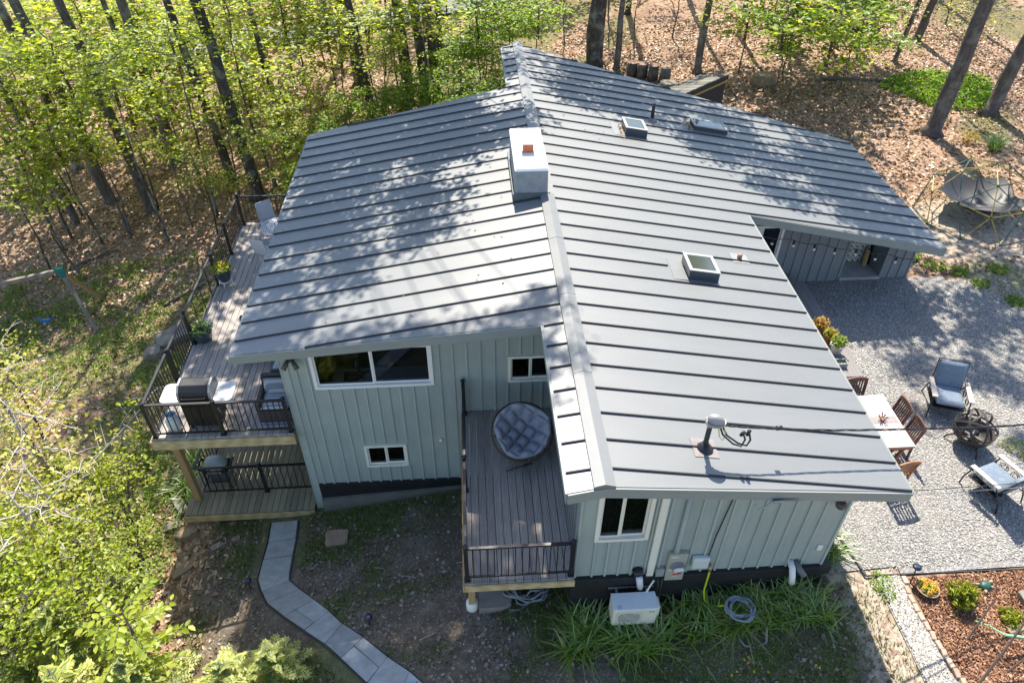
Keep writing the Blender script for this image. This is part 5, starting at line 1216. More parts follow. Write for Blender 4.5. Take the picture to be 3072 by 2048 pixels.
# ------------------------------------------------------------------ trees
M['maple'] = leafmat('fresh maple leaves', [(.16,.25,.02),(.26,.37,.03),(.37,.46,.045),(.50,.54,.10)], .62)
M['maple2'] = leafmat('deep fresh green leaves', [(.12,.22,.02),(.20,.33,.03),(.30,.42,.05)], .58)
M['beech'] = leafmat('lime beech leaves', [(.24,.35,.02),(.36,.46,.03),(.48,.55,.06)], .6)
M['bud'] = leafmat('pale yellow bud leaves', [(.36,.40,.05),(.48,.50,.09),(.58,.58,.16)], .6)
M['hemlock'] = leafmat('hemlock needles', [(.08,.15,.025),(.20,.28,.045),(.38,.42,.09)], .45)
M['hemtip'] = leafmat('pale hemlock tips', [(.32,.38,.08),(.46,.50,.13),(.56,.58,.2)], .5)
M['high'] = leafmat('canopy leaves', [(.10,.18,.012),(.20,.28,.02)], .45)
M['twig'] = simple('grey brown twig', (.12,.10,.085), .85, .25, 9); M['twig_pale'] = simple('pale bare twig', (.42,.38,.34), .8, .2, 9)
def combine(name, tw, V, Fq, mats):
    me = D.meshes.new(name); tv = np.array([tuple(v) for v in tw.v], float).reshape(-1,3); tris = []
    for f in tw.f:
        for i in range(1, len(f)-1): tris.append((f[0], f[i], f[i+1]))
    tris = np.array(tris, int).reshape(-1,3)
    me = npmesh(name, np.concatenate([tv, V]), np.concatenate([tris, Fq+len(tv)]), np.r_[np.zeros(len(tris)), np.ones(len(Fq))])
    for m in mats: me.materials.append(m)
    return me
def crown_mesh(seed, R, H, nb, nl, size, mats, flat=.25, droop=0, clump=.36, layered=True, twigr=.014, up=.7):
    """a crown R wide and H tall centred on the origin: limbs, twigs and leaves gathered in layers of clumps"""
    rr = random.Random(seed); rs = np.random.RandomState(seed); tw = MB(); C = []
    tw.tube([(0,0,-H*.62),(rr.uniform(-.1,.1),rr.uniform(-.1,.1),0),(0,0,H*.5)], [twigr*1.8,twigr*1.4,twigr*.5], 5)
    for b in range(nb):
        z0 = -H*.5+H*.95*(b+rr.random())/nb; a = b*2.4+rr.uniform(-.5,.5); L = R*(1-.45*abs(z0/H+.1))*rr.uniform(.6,1.1)
        pts = []; p = Vector((0,0,z0)); dirv = Vector((math.cos(a), math.sin(a), rr.uniform(.05,.35)-droop)); n = 5
        for i in range(n+1):
            pts.append(p.copy()); dirv = (dirv+Vector((rr.uniform(-.28,.28), rr.uniform(-.28,.28), rr.uniform(-.14,.16)-droop*.2))).normalized(); p = p+dirv*(L/n)
        tw.tube(pts, [twigr*(1-.16*i) for i in range(n+1)], 4)
        for i in range(1, n+1):
            for _ in range(2):
                sd = Vector((rr.uniform(-1,1), rr.uniform(-1,1), rr.uniform(-.25,.4))).normalized(); q = pts[i]+sd*L*rr.uniform(.12,.34)
                if rr.random() < .75: tw.tube([pts[i], pts[i].lerp(q,.5)+Vector((0,0,.02)), q], [twigr*.5,twigr*.4,twigr*.25], 3, cap=False)
                C.append((q, .6+.5*i/n)); 
            C.append((pts[i], .5+.4*i/n))
    C_ = np.array([tuple(c[0]) for c in C]); wts = np.array([c[1] for c in C]); wts *= rs.rand(len(wts))**1.2+.08; wts /= wts.sum()
    idx = rs.choice(len(C_), nl, p=wts); sp = clump*R*.42
    Pn = C_[idx]+rs.normal(size=(nl,3))*np.array([sp, sp, sp*flat])
    st = np.random.get_state(); NP.seed(seed)
    V, Fq = leaves_arr(Pn, size*(.6+.8*rs.rand(nl)), up=up)
    return combine('crown', tw, V, Fq, mats)
UND = [crown_mesh(100+i, 1.0, 1.25, 11, 560, .105, (M['twig'], M['maple']), .28) for i in range(5)]
UND2 = [crown_mesh(120+i, 1.0, 1.1, 10, 640, .105, (M['twig'], M['maple2']), .3) for i in range(4)]
HIGH = [crown_mesh(140+i, 1.0, .9, 13, 330, .115, (M['bark_grey'], M['high']), (.5), clump=.30, twigr=.016, up=.35) for i in range(5)]
SHADE_BOUGH = [crown_mesh(190+i, 1.0, .8, 12, 760, .14, (M['bark_grey'], M['high']), .5, clump=.30, twigr=.016, up=.45) for i in range(5)]
SPAR = [crown_mesh(160+i, 1.0, 1.3, 9, 300, .075, (M['twig_pale'], M['bud']), .4, twigr=.017) for i in range(4)]
def trunk(root, pts, radii, mat, n=9, flare=1.35):
    m = MB(); P_ = [Vector(p) for p in pts]; fine = []; rad = []
    k = 14
    for i in range(k+1):
        u = i/k*(len(P_)-1); j = min(int(u), len(P_)-2); t = u-j; p = P_[j].lerp(P_[j+1], t); w = .02+radii[0]*.14 if 0 < i < k else 0
        fine.append(p+Vector((R_.uniform(-w,w), R_.uniform(-w,w), 0))); r = radii[j]+(radii[j+1]-radii[j])*t
        if i == 0: r *= flare*1.5
        if i == 1: r *= 1.12
        rad.append(r)
    fine[0].z -= .15
    fine.insert(1, fine[0].lerp(fine[1], .22)+Vector((0,0,0))); rad.insert(1, radii[0]*1.05)
    m.tube(fine, rad, n); return W('trunk', m, mat, root, True)
def stubs(root, base, top, mat, n, L=(.6,1.8), z0=.25):
    m = MB(); b, t = Vector(base), Vector(top)
    for i in range(n):
        u = R_.uniform(z0, .9); p = b.lerp(t, u); a = R_.uniform(0, 6.28); l = R_.uniform(*L); q = p+Vector((math.cos(a)*l, math.sin(a)*l, l*R_.uniform(-.1,.5)))
        mid = p.lerp(q,.5)+Vector((R_.uniform(-.1,.1),R_.uniform(-.1,.1),R_.uniform(-.05,.15))); m.tube([p, mid, q], [.035,.022,.008], 5)
        for _ in range(3): e = q.lerp(p, R_.uniform(0,.6)); m.tube([e, e+Vector((R_.uniform(-.4,.4),R_.uniform(-.4,.4),R_.uniform(-.1,.4)))], [.012,.004], 3)
    if n: W('branch', m, mat, root)
def put(name, me, root, loc, sc, rz_):
    o = D.objects.new(name, me); COL.objects.link(o); o.parent = root; o.location = Vector(loc)-wl(root); o.scale = sc if isinstance(sc, tuple) else (sc,)*3; o.rotation_euler[2] = rz_; return o
def talltree(label, x, y, lean, r, H, crowns, mat='bark', nst=5, name='tall_tree'):
    """lean = sideways shift of the stem per metre; crowns = list of (dx, dy, height above ground, radius)"""
    g = gh(x, y); root = T(name, label, 'tree', (x, y, g), 0, 'tall trees round the house')
    top = (x+lean[0]*H, y+lean[1]*H, g+H); trunk(root, [(x,y,g), (x+lean[0]*H*.5, y+lean[1]*H*.5, g+H*.5), top], [r, r*.74, r*.3], M[mat]); stubs(root, (x,y,g), top, M[mat], nst)
    for i, (dx, dy, h, R) in enumerate(crowns):
        c = Vector((x+lean[0]*h+dx, y+lean[1]*h+dy, g+h))
        if Vector((dx,dy,0)).length > .8:
            m = MB(); s = Vector((x+lean[0]*h*.8, y+lean[1]*h*.8, g+h*.8)); m.tube([s, s.lerp(c,.5)+Vector((0,0,.2)), c], [r*.4,r*.28,r*.12], 6); W('limb', m, M[mat], root)
        put('crown', HIGH[(i+int(x*3))%5], root, c, (R, R, R*.8), R_.uniform(0,6.28))
    return root
TT = [
 ('massive straight trunk at right beside the bright green ground plants', 16.9,19.9, (.02,.01), .30, 20, [(-2,0,13,3.6),(1.5,-.5,15,3.2),(-1,1,18,3.2)], 'bark_grey'),
 ('big trunk leaning right at the far right edge of the photo', 20.1,21.3, (.12,.05), .27, 19, [(0,0,14,3.6),(-2,1,17,3.2)], 'bark_grey'),
 ('thick dark trunk rising behind the roof ridge near the photo centre', 4.7,30.3, (-.01,0), .42, 23, [(0,-1,15,3.4),(-1.5,0,19,3.8),(2.5,-1,17,3.4),(0,1,22,3)], 'bark'),
 ('slim grey trunk just right of the thick dark trunk behind the ridge', 5.7,29.5, (.0,.0), .15, 17, [(1,-1,15,2.6)], 'bark_grey'),
 ('straight slender trunk behind the shed', 9.4,28.0, (.01,0), .17, 20, [(1,-1,15,3.2),(2,0,18,3.2)], 'bark_grey'),
 ('short leaning brown trunk on the bright slope at upper right', 20.6,29.1, (.10,.0), .2, 9, [(0,0,9,2)], 'bark_grey'),
 ('lichen spotted trunk nearest the house in the trio left of the ridge', -4.78,28.6, (-.03,.03), .27, 24, [(0,-1,17,3.4),(1.5,-1,21,3.6)], 'bark'),
 ('dark mottled trunk in the middle of the trio left of the ridge', -3.95,29.0, (-.05,.03), .25, 24, [(-1,-1,19,3.2),(1,0,23,3)], 'bark'),
 ('blackish trunk on the right of the trio left of the ridge', -3.3,28.7, (-.06,.02), .22, 22, [(2,-1,18,3.4)], 'bark'),
 ('slim straight trunk in front of the wood pile', -3.2,31.6, (-.01,0), .17, 20, [(0,0,17,2.6)], 'bark'),
 ('broad dark trunk left of the trio with the road behind it', -7.6,32.0, (-.04,0), .29, 23, [(1.5,-2,17,3.4),(0,0,21,3.4)], 'bark'),
 ('crooked dark trunk just beyond the back left roof corner', -6.5,27.5, (-.09,.04), .19, 20, [(1,-1,15,3.2),(2,-2,18,3.2)], 'bark'),
 ('tall dark trunk rising right behind the far corner of the upper deck', -11.1,21.9, (-.085,.05), .25, 22, [(2,-1,15,3.4),(3.6,-1.2,18,3.2),(1,0,20,3.2)], 'bark'),
 ('slimmer dark trunk parallel to the tree behind the deck corner', -12.5,23.2, (-.10,.05), .19, 20, [(1.5,-1,17,2.0)], 'bark'),
 ('short lit grey trunk among the leaf litter left of the deck trees', -16.1,26.5, (-.03,.03), .27, 17, [(2,-2,15,1.8)], 'bark_grey'),
 ('leaning brown trunk in the middle of the left woods', -15.9,22.0, (-.10,.06), .22, 19, [(0,0,17,2)], 'bark_grey'),
 ('leaning trunk with knotted bark farther left in the woods', -18.1,23.2, (-.11,.06), .24, 20, [(0,0,18,2)], 'bark_grey'),
 ('dark double looking trunk at far left in the woods', -21.0,26.9, (-.10,.06), .24, 20, [(0,0,18,2)], 'bark'),
 ('short broken grey trunk at far left near the swing set', -19.1,21.7, (-.15,.08), .16, 12, [(0,0,11,2)], 'bark_grey'),
 ('distant dark trunk by the pale road at the top of the photo', -11.9,40.5, (-.03,0), .22, 18, [(0,0,15,3)], 'bark'),
 ('thin trunk between the leaning trees of the left woods', -17.2,28.0, (-.09,.05), .15, 18, [(0,0,16,1.6)], 'bark'),
 ('thin dark trunk behind the tall tree at the deck corner', -10.6,26.2, (-.07,.05), .14, 18, [(1.5,-1.5,15,2.8)], 'bark'),
 ('thin pole like trunk on the brown slope behind the shed', 12.4,31.5, (.03,0), .12, 16, [(0,-2,14,3)], 'bark_grey'),
 ('dark trunk high on the slope above the stump row', 7.4,36.0, (.0,0), .16, 17, [(0,0,14,3)], 'bark'),
 ('thin trunk right of the massive trunk on the bright slope', 18.6,27.0, (.08,.0), .11, 13, [(0,0,11,2)], 'bark_grey'),
 ('thin straight trunk on the top slope above the green maple clump', 14.5,34.5, (.02,0), .13, 16, [(0,0,12,2.6)], 'bark_grey'),
 ('pale thin trunk at the top edge between the maple clump and the massive trunk', 17.5,33.0, (.05,0), .12, 15, [(0,0,11,2.4)], 'bark_grey'),
 ('slender dark trunk on the top slope behind the shed', 11.0,37.0, (.0,0), .15, 17, [(0,0,13,2.8)], 'bark'),
 ('slender trunk at the top right edge beyond the grassy slope', 24.0,33.5, (.08,0), .14, 15, [(0,0,11,2.6)], 'bark_grey'),
 ('dark trunk at the top edge left of the trio', -9.0,37.5, (-.02,0), .24, 18, [(0,0,15,3)], 'bark'),
]
ROOTS = [(t, talltree(*t)) for t in TT]
# unseen boughs added to the tall trees, placed by where their shade should fall
YARD = [(-6.6,1.5,1.3),(-5.3,.4,1.4),(-4.2,.1,1.4),(-3,-.4,1.4),(-2.0,-.3,1.1),(-4.8,-1.2,1.5),(-3.2,-1.6,1.4),(-1.5,-1.2,1.2)]  # unseen boughs added to shade the front yard
SHADE_BOUGHS = YARD+[(-8.6,7.2,1.4),(-8.9,11.6,1.4),(-1.0,2.1,.9),(-12.5,9.5,1.6),(-12,15.5,1.6),
 (12.8,8.6,1.3),(11.3,5.9,1.2),(13.2,5.0,1.2),(9.4,6.4,.9),(13.8,9.9,1.3),(10.8,3.4,.8),(12.2,3.4,1.0),(11.6,7.4,.9),(13.7,7.0,1.0),(8.6,4.6,.6)]
br = random.Random(12)
for k in range(9):                                              # the left roof plane lies mostly in leaf shade
    for x in (-6.6, -5.0, -3.5, -2.0, -.7):
        y = 5.6+1.6*k
        if (x > -3 and y < 9.5) or (x > -4.2 and y < 7.5) or (x > -1.2 and not 12 < y < 17) or br.random() < .10: continue
        SHADE_BOUGHS.append((x+br.uniform(-.5,.5), y+br.uniform(-.5,.5), br.uniform(1.1,1.6)))
for k in range(7):                                              # the rear of the right plane
    for x in (1.6, 3.4, 5.2, 7.0, 8.8, 10.4):
        y = 10.4+1.5*k
        if y < 13.6-.0*x and x < 5 or y < 11.5 and x < 8 or y > 19.6-.38*x or br.random() < .22: continue
        SHADE_BOUGHS.append((x+br.uniform(-.6,.6), y+br.uniform(-.5,.5), br.uniform(1.0,1.5)))
for i, (sx, sy, R) in enumerate(SHADE_BOUGHS):
    gz_ = -1.0 if -7.2 < sx < 11.2 and sy > 9.0 or sx < 5.4 and sx > -7.2 and sy > 3 else (-3.3 if sx < 0 else -4.0)
    z = max(6.8, gz_+(16.5-sy)/.753); c = Vector((sx+.05*(z-gz_), sy+.753*(z-gz_), z))
    if (sx, sy, R) in YARD: gz_ = -5.6; z = gz_+(16.5-sy)/.753; c = Vector((sx+.05*(z-gz_), sy+.753*(z-gz_), z))
    def dd(t): x, y, ln, H = t[0][1], t[0][2], t[0][3], t[0][5]; return (Vector((x+ln[0]*(z-gh(x,y)), y+ln[1]*(z-gh(x,y))))-c.xy).length+(50 if gh(x,y)+H < z-1 else 0)
    t, root = min(ROOTS, key=dd); hh = z-gh(t[1],t[2])-2.0; s = Vector((t[1]+t[3][0]*hh, t[2]+t[3][1]*hh, gh(t[1],t[2])+hh))
    m = MB(); m.tube([s, s.lerp(c,.3)+Vector((.2,-.1,.7)), s.lerp(c,.65)+Vector((-.2,.2,.8)), c], [.032,.028,.02,.012], 5); W('limb', m, M[t[7]], root); put('crown', SHADE_BOUGH[i%5], root, c, (R*1.08,R*1.08,R*.7), R_.uniform(0,6.28))
# saplings and understory: (x, y, crown height above ground, crown radius)
US = [(-25.1,34.3,5.0,2.6),(-21.8,32.3,5.0,2.6),(-19.4,32.8,5.0,2.4),(-16.1,30.0,5.0,2.4),(-14.3,32.5,4.5,2.4),(-11.7,29.8,4.0,2.2),(-21.0,27.1,5.0,2.4),(-18.4,26.5,5.0,2.2),(-16.1,26.1,4.5,2.2),(-13.7,25.7,4.5,2.2),(-11.4,24.6,4.0,2.0),(-19.4,22.2,5.0,2.1),(-18.4,23.9,4.5,2.1),(-15.6,22.3,4.5,2.0),(-13.7,22.5,4.5,1.9),(-12.0,22.2,4.0,1.6),(-19.0,19.7,4.5,1.9),(-17.4,19.7,4.5,1.7),(-11.4,33.3,4.0,2.2),(-9.8,24.6,3.5,1.6),(-9.5,27.3,3.5,1.8),(-9.8,22.7,3.0,1.3),(-10.1,20.6,3.0,1.2),(-18.4,17.5,4.0,1.6),(-17.5,17.5,3.5,1.3),(-16.2,20.0,4.0,1.3),(-13.7,20.3,3.5,1.2),(-12.3,19.1,3.0,1.0),(-11.2,18.7,2.5,.8),(-9.0,32.0,4.0,2.2),(-6.5,28.8,4.0,1.9),(-7.8,28.4,3.0,1.7),(-5.0,26.0,5.0,2.0),(-3.6,25.4,5.0,1.8),(-5.5,25.9,3.5,1.5),(-8.4,25.2,2.2,1.2),(-9.3,23.4,2.0,1.1),
 (-29,38,5,3),(-24,40,5,3),(-19,39,5,2.8),(-14,37,5,2.6),(-15,43,5,2.8),(-22,46,5,3),(-7,39,4.5,2.4),(-4,43,5,2.6),(-10,46,5,2.8),(1,45,4.5,2.6),(4,40,4,2.2),(-1,39,4,2),(7,44,4,2.4),
 (-23,24,5,2.2),(-22,20,5,2),(-24,29,5.5,2.4),(-17,29,6,2.2),(-13,28,5.5,2),(-12.5,26.5,5,1.8),(-15,25,5.5,1.9),(-17,24,6,2),(-10.5,30,5,2),(-8.5,29.5,4.5,1.8),(-20,30,6,2.4),(-13.5,34.5,5.5,2.3),(-17.5,35,5.5,2.4),(-10,35,5,2.2),(-6,34,4.5,2),(-3,36,4,1.9),(2,42,4,2.2),(9,47,4,2.4),(13,44,4,2.4),(-14.5,19.5,6.6,1.7),(-16.5,20.5,7.2,1.9),(-12.6,21.2,7.0,1.6),(-18.8,20.5,7.0,1.9),(-10.9,22.6,7.4,1.6),(-20.6,22.5,6.6,2.0)]
US2 = [(-7.2,24.7,2.0,1.1),(-5.6,24.9,1.8,1.1),(-4.6,25.3,2.2,1.2),(-3.3,25.8,1.6,1.2),(-2.1,26.6,1.5,1.2),(-1.0,28.3,1.5,1.2),(-.5,30.3,1.5,1.3),(-2.1,29.0,2.0,1.2),(-1.2,29.5,3.5,1.8),(.3,29.3,3.0,1.5),(1.7,29.4,3.0,1.6),(-8.0,24.1,1.6,.9),(-6.0,24.6,1.5,.9),(-1.2,24.6,1.2,1.0),(-2.4,24.0,1.2,1.0),(-3.8,23.3,1.1,.95),(-.3,26.5,1.1,1.0),(-5.4,22.9,1.1,.9),(-6.9,22.6,1.2,.95),(-7.8,23.0,1.6,1.1),(-8.6,21.8,1.5,1.1),(-9.3,20.4,1.4,1.0),(-4.4,24.4,1.6,1.1),(-2.8,28.2,1.8,1.3),(-1.6,31,2,1.4),(.6,31.5,2,1.5)]
US3 = [(12.0,24.8,3.2,1.7),(13.6,23.6,3.2,1.8),(15.0,24.6,3.0,1.6),(13.0,26.6,3.2,1.8),(15.2,27.0,3.0,1.7),(11.2,27.4,3.0,1.5),(16.8,27.4,3.2,1.4),(14.2,29.2,3.4,1.8)]
US4 = [(3.4,33.4,3.0,1.6),(5.9,33.0,3.0,1.7),(6.9,31.4,3.0,1.5),(6.3,36.8,4.0,1.8),(17.1,27.9,3.0,1.4),(20.6,25.3,2.5,1.4),(9.1,32.3,3.0,1.2),(23,31,3,1.6),(15,34,3.5,1.8),(10,38,4,2),(19,36,3.5,2),(26,36,3.5,2.2)]
def sapling(x, y, h, R, meshes, label, group, i, mat='bark', sq=.62):
    g = gh(x, y); root = T('sapling', label, 'tree', (x, y, g), 0, group); lx, ly = R_.uniform(-.06,.02), R_.uniform(-.02,.05)
    trunk(root, [(x-lx*h,y-ly*h,g), (x+R_.uniform(-.15,.15),y+R_.uniform(-.15,.15),g+h*.5), (x,y,g+h+R*.2)], [.022+.006*h,.02+.003*h,.01], M[mat], 6, 1.2)
    put('crown', meshes[i % len(meshes)], root, (x,y,g+h), (R*1.25,R*1.25,R*sq*1.2), R_.uniform(0,6.28))
def region(x, y):
    if y > 40: return 'airy maple sapling far back beyond the pale road at the top of the photo'
    if x > -3: return 'airy maple sapling on the back slope near the wood pile'
    if x > -8: return 'airy maple sapling among the trio of trunks left of the ridge'
    if x > -11.6: return 'airy maple sapling behind the upper deck between trio and deck corner tree' if y < 28 else 'airy maple sapling in front of the pale road left of the trio'
    if y > 31: return 'airy maple sapling with layered leaves at the top left corner of the woods' if x < -18 else 'airy maple sapling along the top edge above the left woods'
    if y > 24.5: return 'airy maple sapling with layered leaves in the middle depth of the left woods' if x > -17 else 'airy maple sapling deep in the woods at the left edge'
    return 'airy maple sapling at the sunny front edge of the left woods' if x > -15.2 else 'airy maple sapling above the swing set at the left edge of the woods'
for i, u in enumerate(US): sapling(*u, UND, region(u[0], u[1]), 'maple saplings in the left woods', i, 'bark' if i % 2 else 'bark_grey')
for i, u in enumerate(US2): sapling(*u, UND2, 'low deep green leafy shrub crowding the slope behind the back left roof edge', 'green shrubs behind the roof edge', i, sq=.8)
for i, u in enumerate(US3): sapling(u[0], u[1], u[2]-.4, u[3]*1.3, UND if i % 2 else UND2, 'bright green maple sapling of the dense clump over the slope behind the right roof', 'green maple clump on the right slope', i, 'bark_grey')
for i, u in enumerate(US4): sapling(*u, SPAR, 'thin sapling with sparse pale spring buds on the leaf strewn slope behind the house', 'sparse saplings on the back slope', i, 'bark_grey')
# sparse pale budded trees close on the left slope
FOR = [(-12.6,5.4,3.2,1.5),(-11.6,3.8,2.6,1.3),(-13.6,6.4,3.7,1.2),(-11.5,2.9,3.1,1.3),(-14.9,8.5,3.3,1.1),(-14.2,3.6,4.0,1.7)]
for i, u in enumerate(FOR): sapling(*u, SPAR, 'pale twiggy sapling with scattered yellow spring leaves on the left slope beside the deck', 'pale budding saplings on the left slope', i, 'bark_grey', .9)
# multi stemmed young maple by the yard corner
MID = [crown_mesh(180+i, 1.0, 1.2, 10, 380, .10, (M['twig'], M['beech'] if i != 1 else M['maple']), .35) for i in range(3)]
def multistem(label, x, y, h, R, k, seed):
    rr = random.Random(seed); g = gh(x, y); root = T('young_maple', label, 'tree', (x,y,g)); 
    for s in range(k):
        a = s*2.1+rr.uniform(-.4,.4); tx, ty = x+math.cos(a)*R*.45, y+math.sin(a)*R*.45; m = MB(); m.tube([(x,y,g-.1),(x+math.cos(a)*R*.12,y+math.sin(a)*R*.12,g+h*.4),(tx,ty,g+h)], [.06,.045,.015], 6); W('trunk', m, M['bark_grey'], root, True)
        put('crown', MID[(s+seed)%3], root, (tx,ty,g+h*rr.uniform(.75,1.0)), (R*.8,R*.8,R*.62), rr.uniform(0,6.28))
multistem('multi stemmed young maple on the left bank beside the bare yard', -11.1,2.8,2.5,1.25,4,1)
multistem('leafy young maple behind the multi stemmed one near the lower deck', -10.9,4.7,2.0,1.05,3,2)
multistem('low lime leaved young maple between the hemlocks and the multi stemmed maple', -10.1,1.9,2.5,1.15,4,4)
multistem('lime leaved young maple at the left edge above the hemlocks', -12.2,1.9,3.1,1.3,4,5)
multistem('bright lime young maple between the swing set and the multi stemmed maple', -12.2,4.7,2.3,1.2,4,7)
multistem('bright lime young maple filling the left edge above the bottom corner', -11.3,1.2,2.9,1.3,5,8)
multistem('small lime young maple just left of the lower deck corner stones', -10.35,3.7,1.5,.8,3,9)
multistem('spreading young maple at the left edge of the photo below the swing set', -13.2,3.2,2.8,1.5,4,3)
# hemlocks and the beech branch in the near left corner
def hemlock_mesh(seed, R, H, nb):
    rr = random.Random(seed); rs = np.random.RandomState(seed); tw = MB(); Pn = []; Dn = []; tip = []
    tw.tube([(0,0,-H*.2),(0,0,H)], [.045,.008], 6)
    for b in range(nb):
        u = (b+.5)/nb; z = H*(.02+.95*u); L = R*(1-u*.86)*rr.uniform(.75,1.12); a = b*2.4+rr.uniform(-.4,.4); d = Vector((math.cos(a), math.sin(a), 0)); sdv = Vector((-d.y, d.x, 0)); n = 8; pts = []
        for i in range(n+1): t = i/n; pts.append(Vector((0,0,z))+d*L*t+Vector((0,0,.16*L*t-.42*L*t*t)))
        tw.tube(pts, [.014*(1-.1*i) for i in range(n+1)], 4)
        for i in range(1, n+1):
            t = i/n
            for s in (-1, 1):
                l2 = L*.46*(1-t*.72)*rr.uniform(.7,1.1); e = pts[i]+(sdv*s*.85+d*.6).normalized()*l2+Vector((0,0,-.13*l2)); tw.tube([pts[i], e], [.005,.002], 3, cap=False); k = max(3, int(l2/.05))
                for j in range(k):
                    q = pts[i].lerp(e, (j+.6)/k); dv = (e-pts[i]).normalized()
                    for s2 in (-1, 1): w = dv.cross(Vector((0,0,1)))*s2; Pn.append(q+w*.035); Dn.append((w*.9+dv*.55).normalized()); tip.append((j+.6)/k > .62 or t > .85)
    Pn = np.array([tuple(p) for p in Pn]); Dn = np.array([tuple(p) for p in Dn]); n = len(Pn); h = (.105*(.7+.6*rs.rand(n)))[:,None]
    up = np.array([0,0,1.0])+rs.normal(size=(n,3))*.28; bt = np.cross(up, Dn); bt /= np.linalg.norm(bt, axis=1)[:,None]
    V = np.stack([Pn-Dn*h*.5, Pn+bt*h*.19, Pn+Dn*h*.5, Pn-bt*h*.19], 1).reshape(-1,3); i = np.arange(n)*4; Fq = np.concatenate([np.c_[i,i+1,i+2], np.c_[i,i+2,i+3]])
    me = combine('crown', tw, V, Fq, (M['twig'], M['hemlock'], M['hemtip'])); tp = np.array(tip); mi = np.zeros(len(me.polygons), np.int32); me.polygons.foreach_get('material_index', mi); nt = len(mi)-2*n
    mi[nt:nt+n] = np.where(tp, 2, 1); mi[nt+n:] = np.where(tp, 2, 1); me.polygons.foreach_set('material_index', mi); return me
HEM = [hemlock_mesh(5+i, 1.35, 2.5, 34) for i in range(3)]
HL = [(-10.4,.9,2.9,1.25,'tall feathery hemlock filling the lower left, uppermost of the group'),(-9.6,-.5,3.0,1.2,'feathery hemlock in the bottom left corner of the photo'),(-10.9,-.7,2.9,1.2,'feathery hemlock cut by the left edge at the bottom'),(-8.6,-.3,2.5,1.0,'hemlock beside the lime beech sprays at the bottom left'),(-6.95,-.15,1.7,.95,'small pale tipped hemlock at the bottom edge left of the stone path'),(-6.25,.25,1.15,.75,'low dark hemlock nearest the stone path at the bottom edge'),(-11.8,1.0,2.6,1.1,'feathery hemlock at the left edge below the young maples'),(-7.8,-.9,2.2,.9,'hemlock at the bottom edge between the beech and the small hemlock')]
for i, (x, y, h, s, lab) in enumerate(HL):
    g = gh(x, y); r = T('hemlock', lab, 'tree', (x,y,g), 0); m = MB(); m.tube([(x,y,g-.1),(x,y,g+h*.35)], [.07,.05], 7); W('trunk', m, M['bark_grey'], r, True); put('crown', HEM[i%3], r, (x,y,g+.12), (s,s,h/2.5), i*1.3)
def beech():
    x, y = -8.75, .35; g = gh(x, y); r = T('beech_sapling', 'beech sapling with large lime green leaves at the lower left', 'tree', (x,y,g)); m = MB(); m.tube([(x,y,g-.1),(x+.05,y+.1,g+1.6),(x+.1,y+.15,g+3.0)], [.05,.035,.012], 7); W('trunk', m, M['bark_grey'], r, True)
    tw = MB(); Pn = []; Tn = []; rr = random.Random(4)
    for b in range(26):
        z = g+1.2+1.9*b/26; a = b*2.4; L = rr.uniform(.6,1.15)*(1.15-.4*b/26); p0 = Vector((x+.05,y+.1,z)); d = Vector((math.cos(a), math.sin(a), .12)); pts = [p0+d*L*t+Vector((0,0,.06*math.sin(t*3))) for t in (0,.3,.6,1)]
        tw.tube(pts, [.012,.009,.006,.003], 4); n = int(L*13)
        for j in range(n):
            t = .25+.75*j/n; s = 1 if j % 2 else -1; q = p0+d*L*t; w = Vector((-d.y, d.x, 0))*s; Pn.append(tuple(q+w*.07)); Tn.append(tuple((w*.8+d*.6+Vector((0,0,-.15))).normalized()))
    Pn = np.array(Pn); Tn = np.array(Tn); n = len(Pn); up = np.array([0,0,1.0])+NP.normal(size=(n,3))*.3; bt = np.cross(up, Tn); bt /= np.linalg.norm(bt,axis=1)[:,None]; nr = np.cross(Tn, bt); h = (.17*(.7+.6*NP.rand(n)))[:,None]
    V = np.stack([Pn-Tn*h*.5, Pn-Tn*h*.2+bt*h*.27+nr*h*.07, Pn+Tn*h*.18+bt*h*.25+nr*h*.07, Pn+Tn*h*.55, Pn+Tn*h*.18-bt*h*.25+nr*h*.07, Pn-Tn*h*.2-bt*h*.27+nr*h*.07], 1).reshape(-1,3)
    i = np.arange(n)*6; Fq = np.concatenate([np.c_[i,i+1,i+2],np.c_[i,i+2,i+3],np.c_[i,i+3,i+4],np.c_[i,i+4,i+5]]); me = combine('crown', tw, V, Fq, (M['twig'], M['beech'])); o = _link('crown', me, None, r); o.location = -wl(r)
beech()
# bare pale branch sweeping over the left slope
bb = T('bare_sapling', 'leaning nearly bare pale sapling with a few yellow leaves above the left slope', 'tree', (-12.3,3.9,gh(-12.3,3.9)))
m = MB(); m.tube([(-12.3,3.9,gh(-12.3,3.9)-.1),(-11.9,4.4,-5.4),(-11.2,5.2,-4.7),(-10.5,6.1,-4.3),(-10.1,7.0,-4.1)], [.05,.035,.025,.015,.006], 6); W('trunk', m, M['twig_pale'], bb, True)
m = MB(); tips = []
for i in range(15):
    t = .25+.05*i; p = Vector((-12.3,3.9,-6.2)).lerp(Vector((-10.1,7.0,-4.1)), t)+Vector((0,0,.35*math.sin(t*3.1))); q = p+Vector((R_.uniform(-.6,.9),R_.uniform(-.5,.7),R_.uniform(-.1,.5))); m.tube([p, p.lerp(q,.5)+Vector((0,0,.06)), q], [.012,.008,.003], 4); tips.append(q)
W('branch', m, M['twig_pale'], bb)['kind'] = 'stuff'
o = leafobj('foliage', [tuple(q-wl(bb)+Vector((R_.gauss(0,.08),R_.gauss(0,.08),R_.gauss(0,.04)))) for q in tips for _ in range(5)], .12, M['beech'], bb)
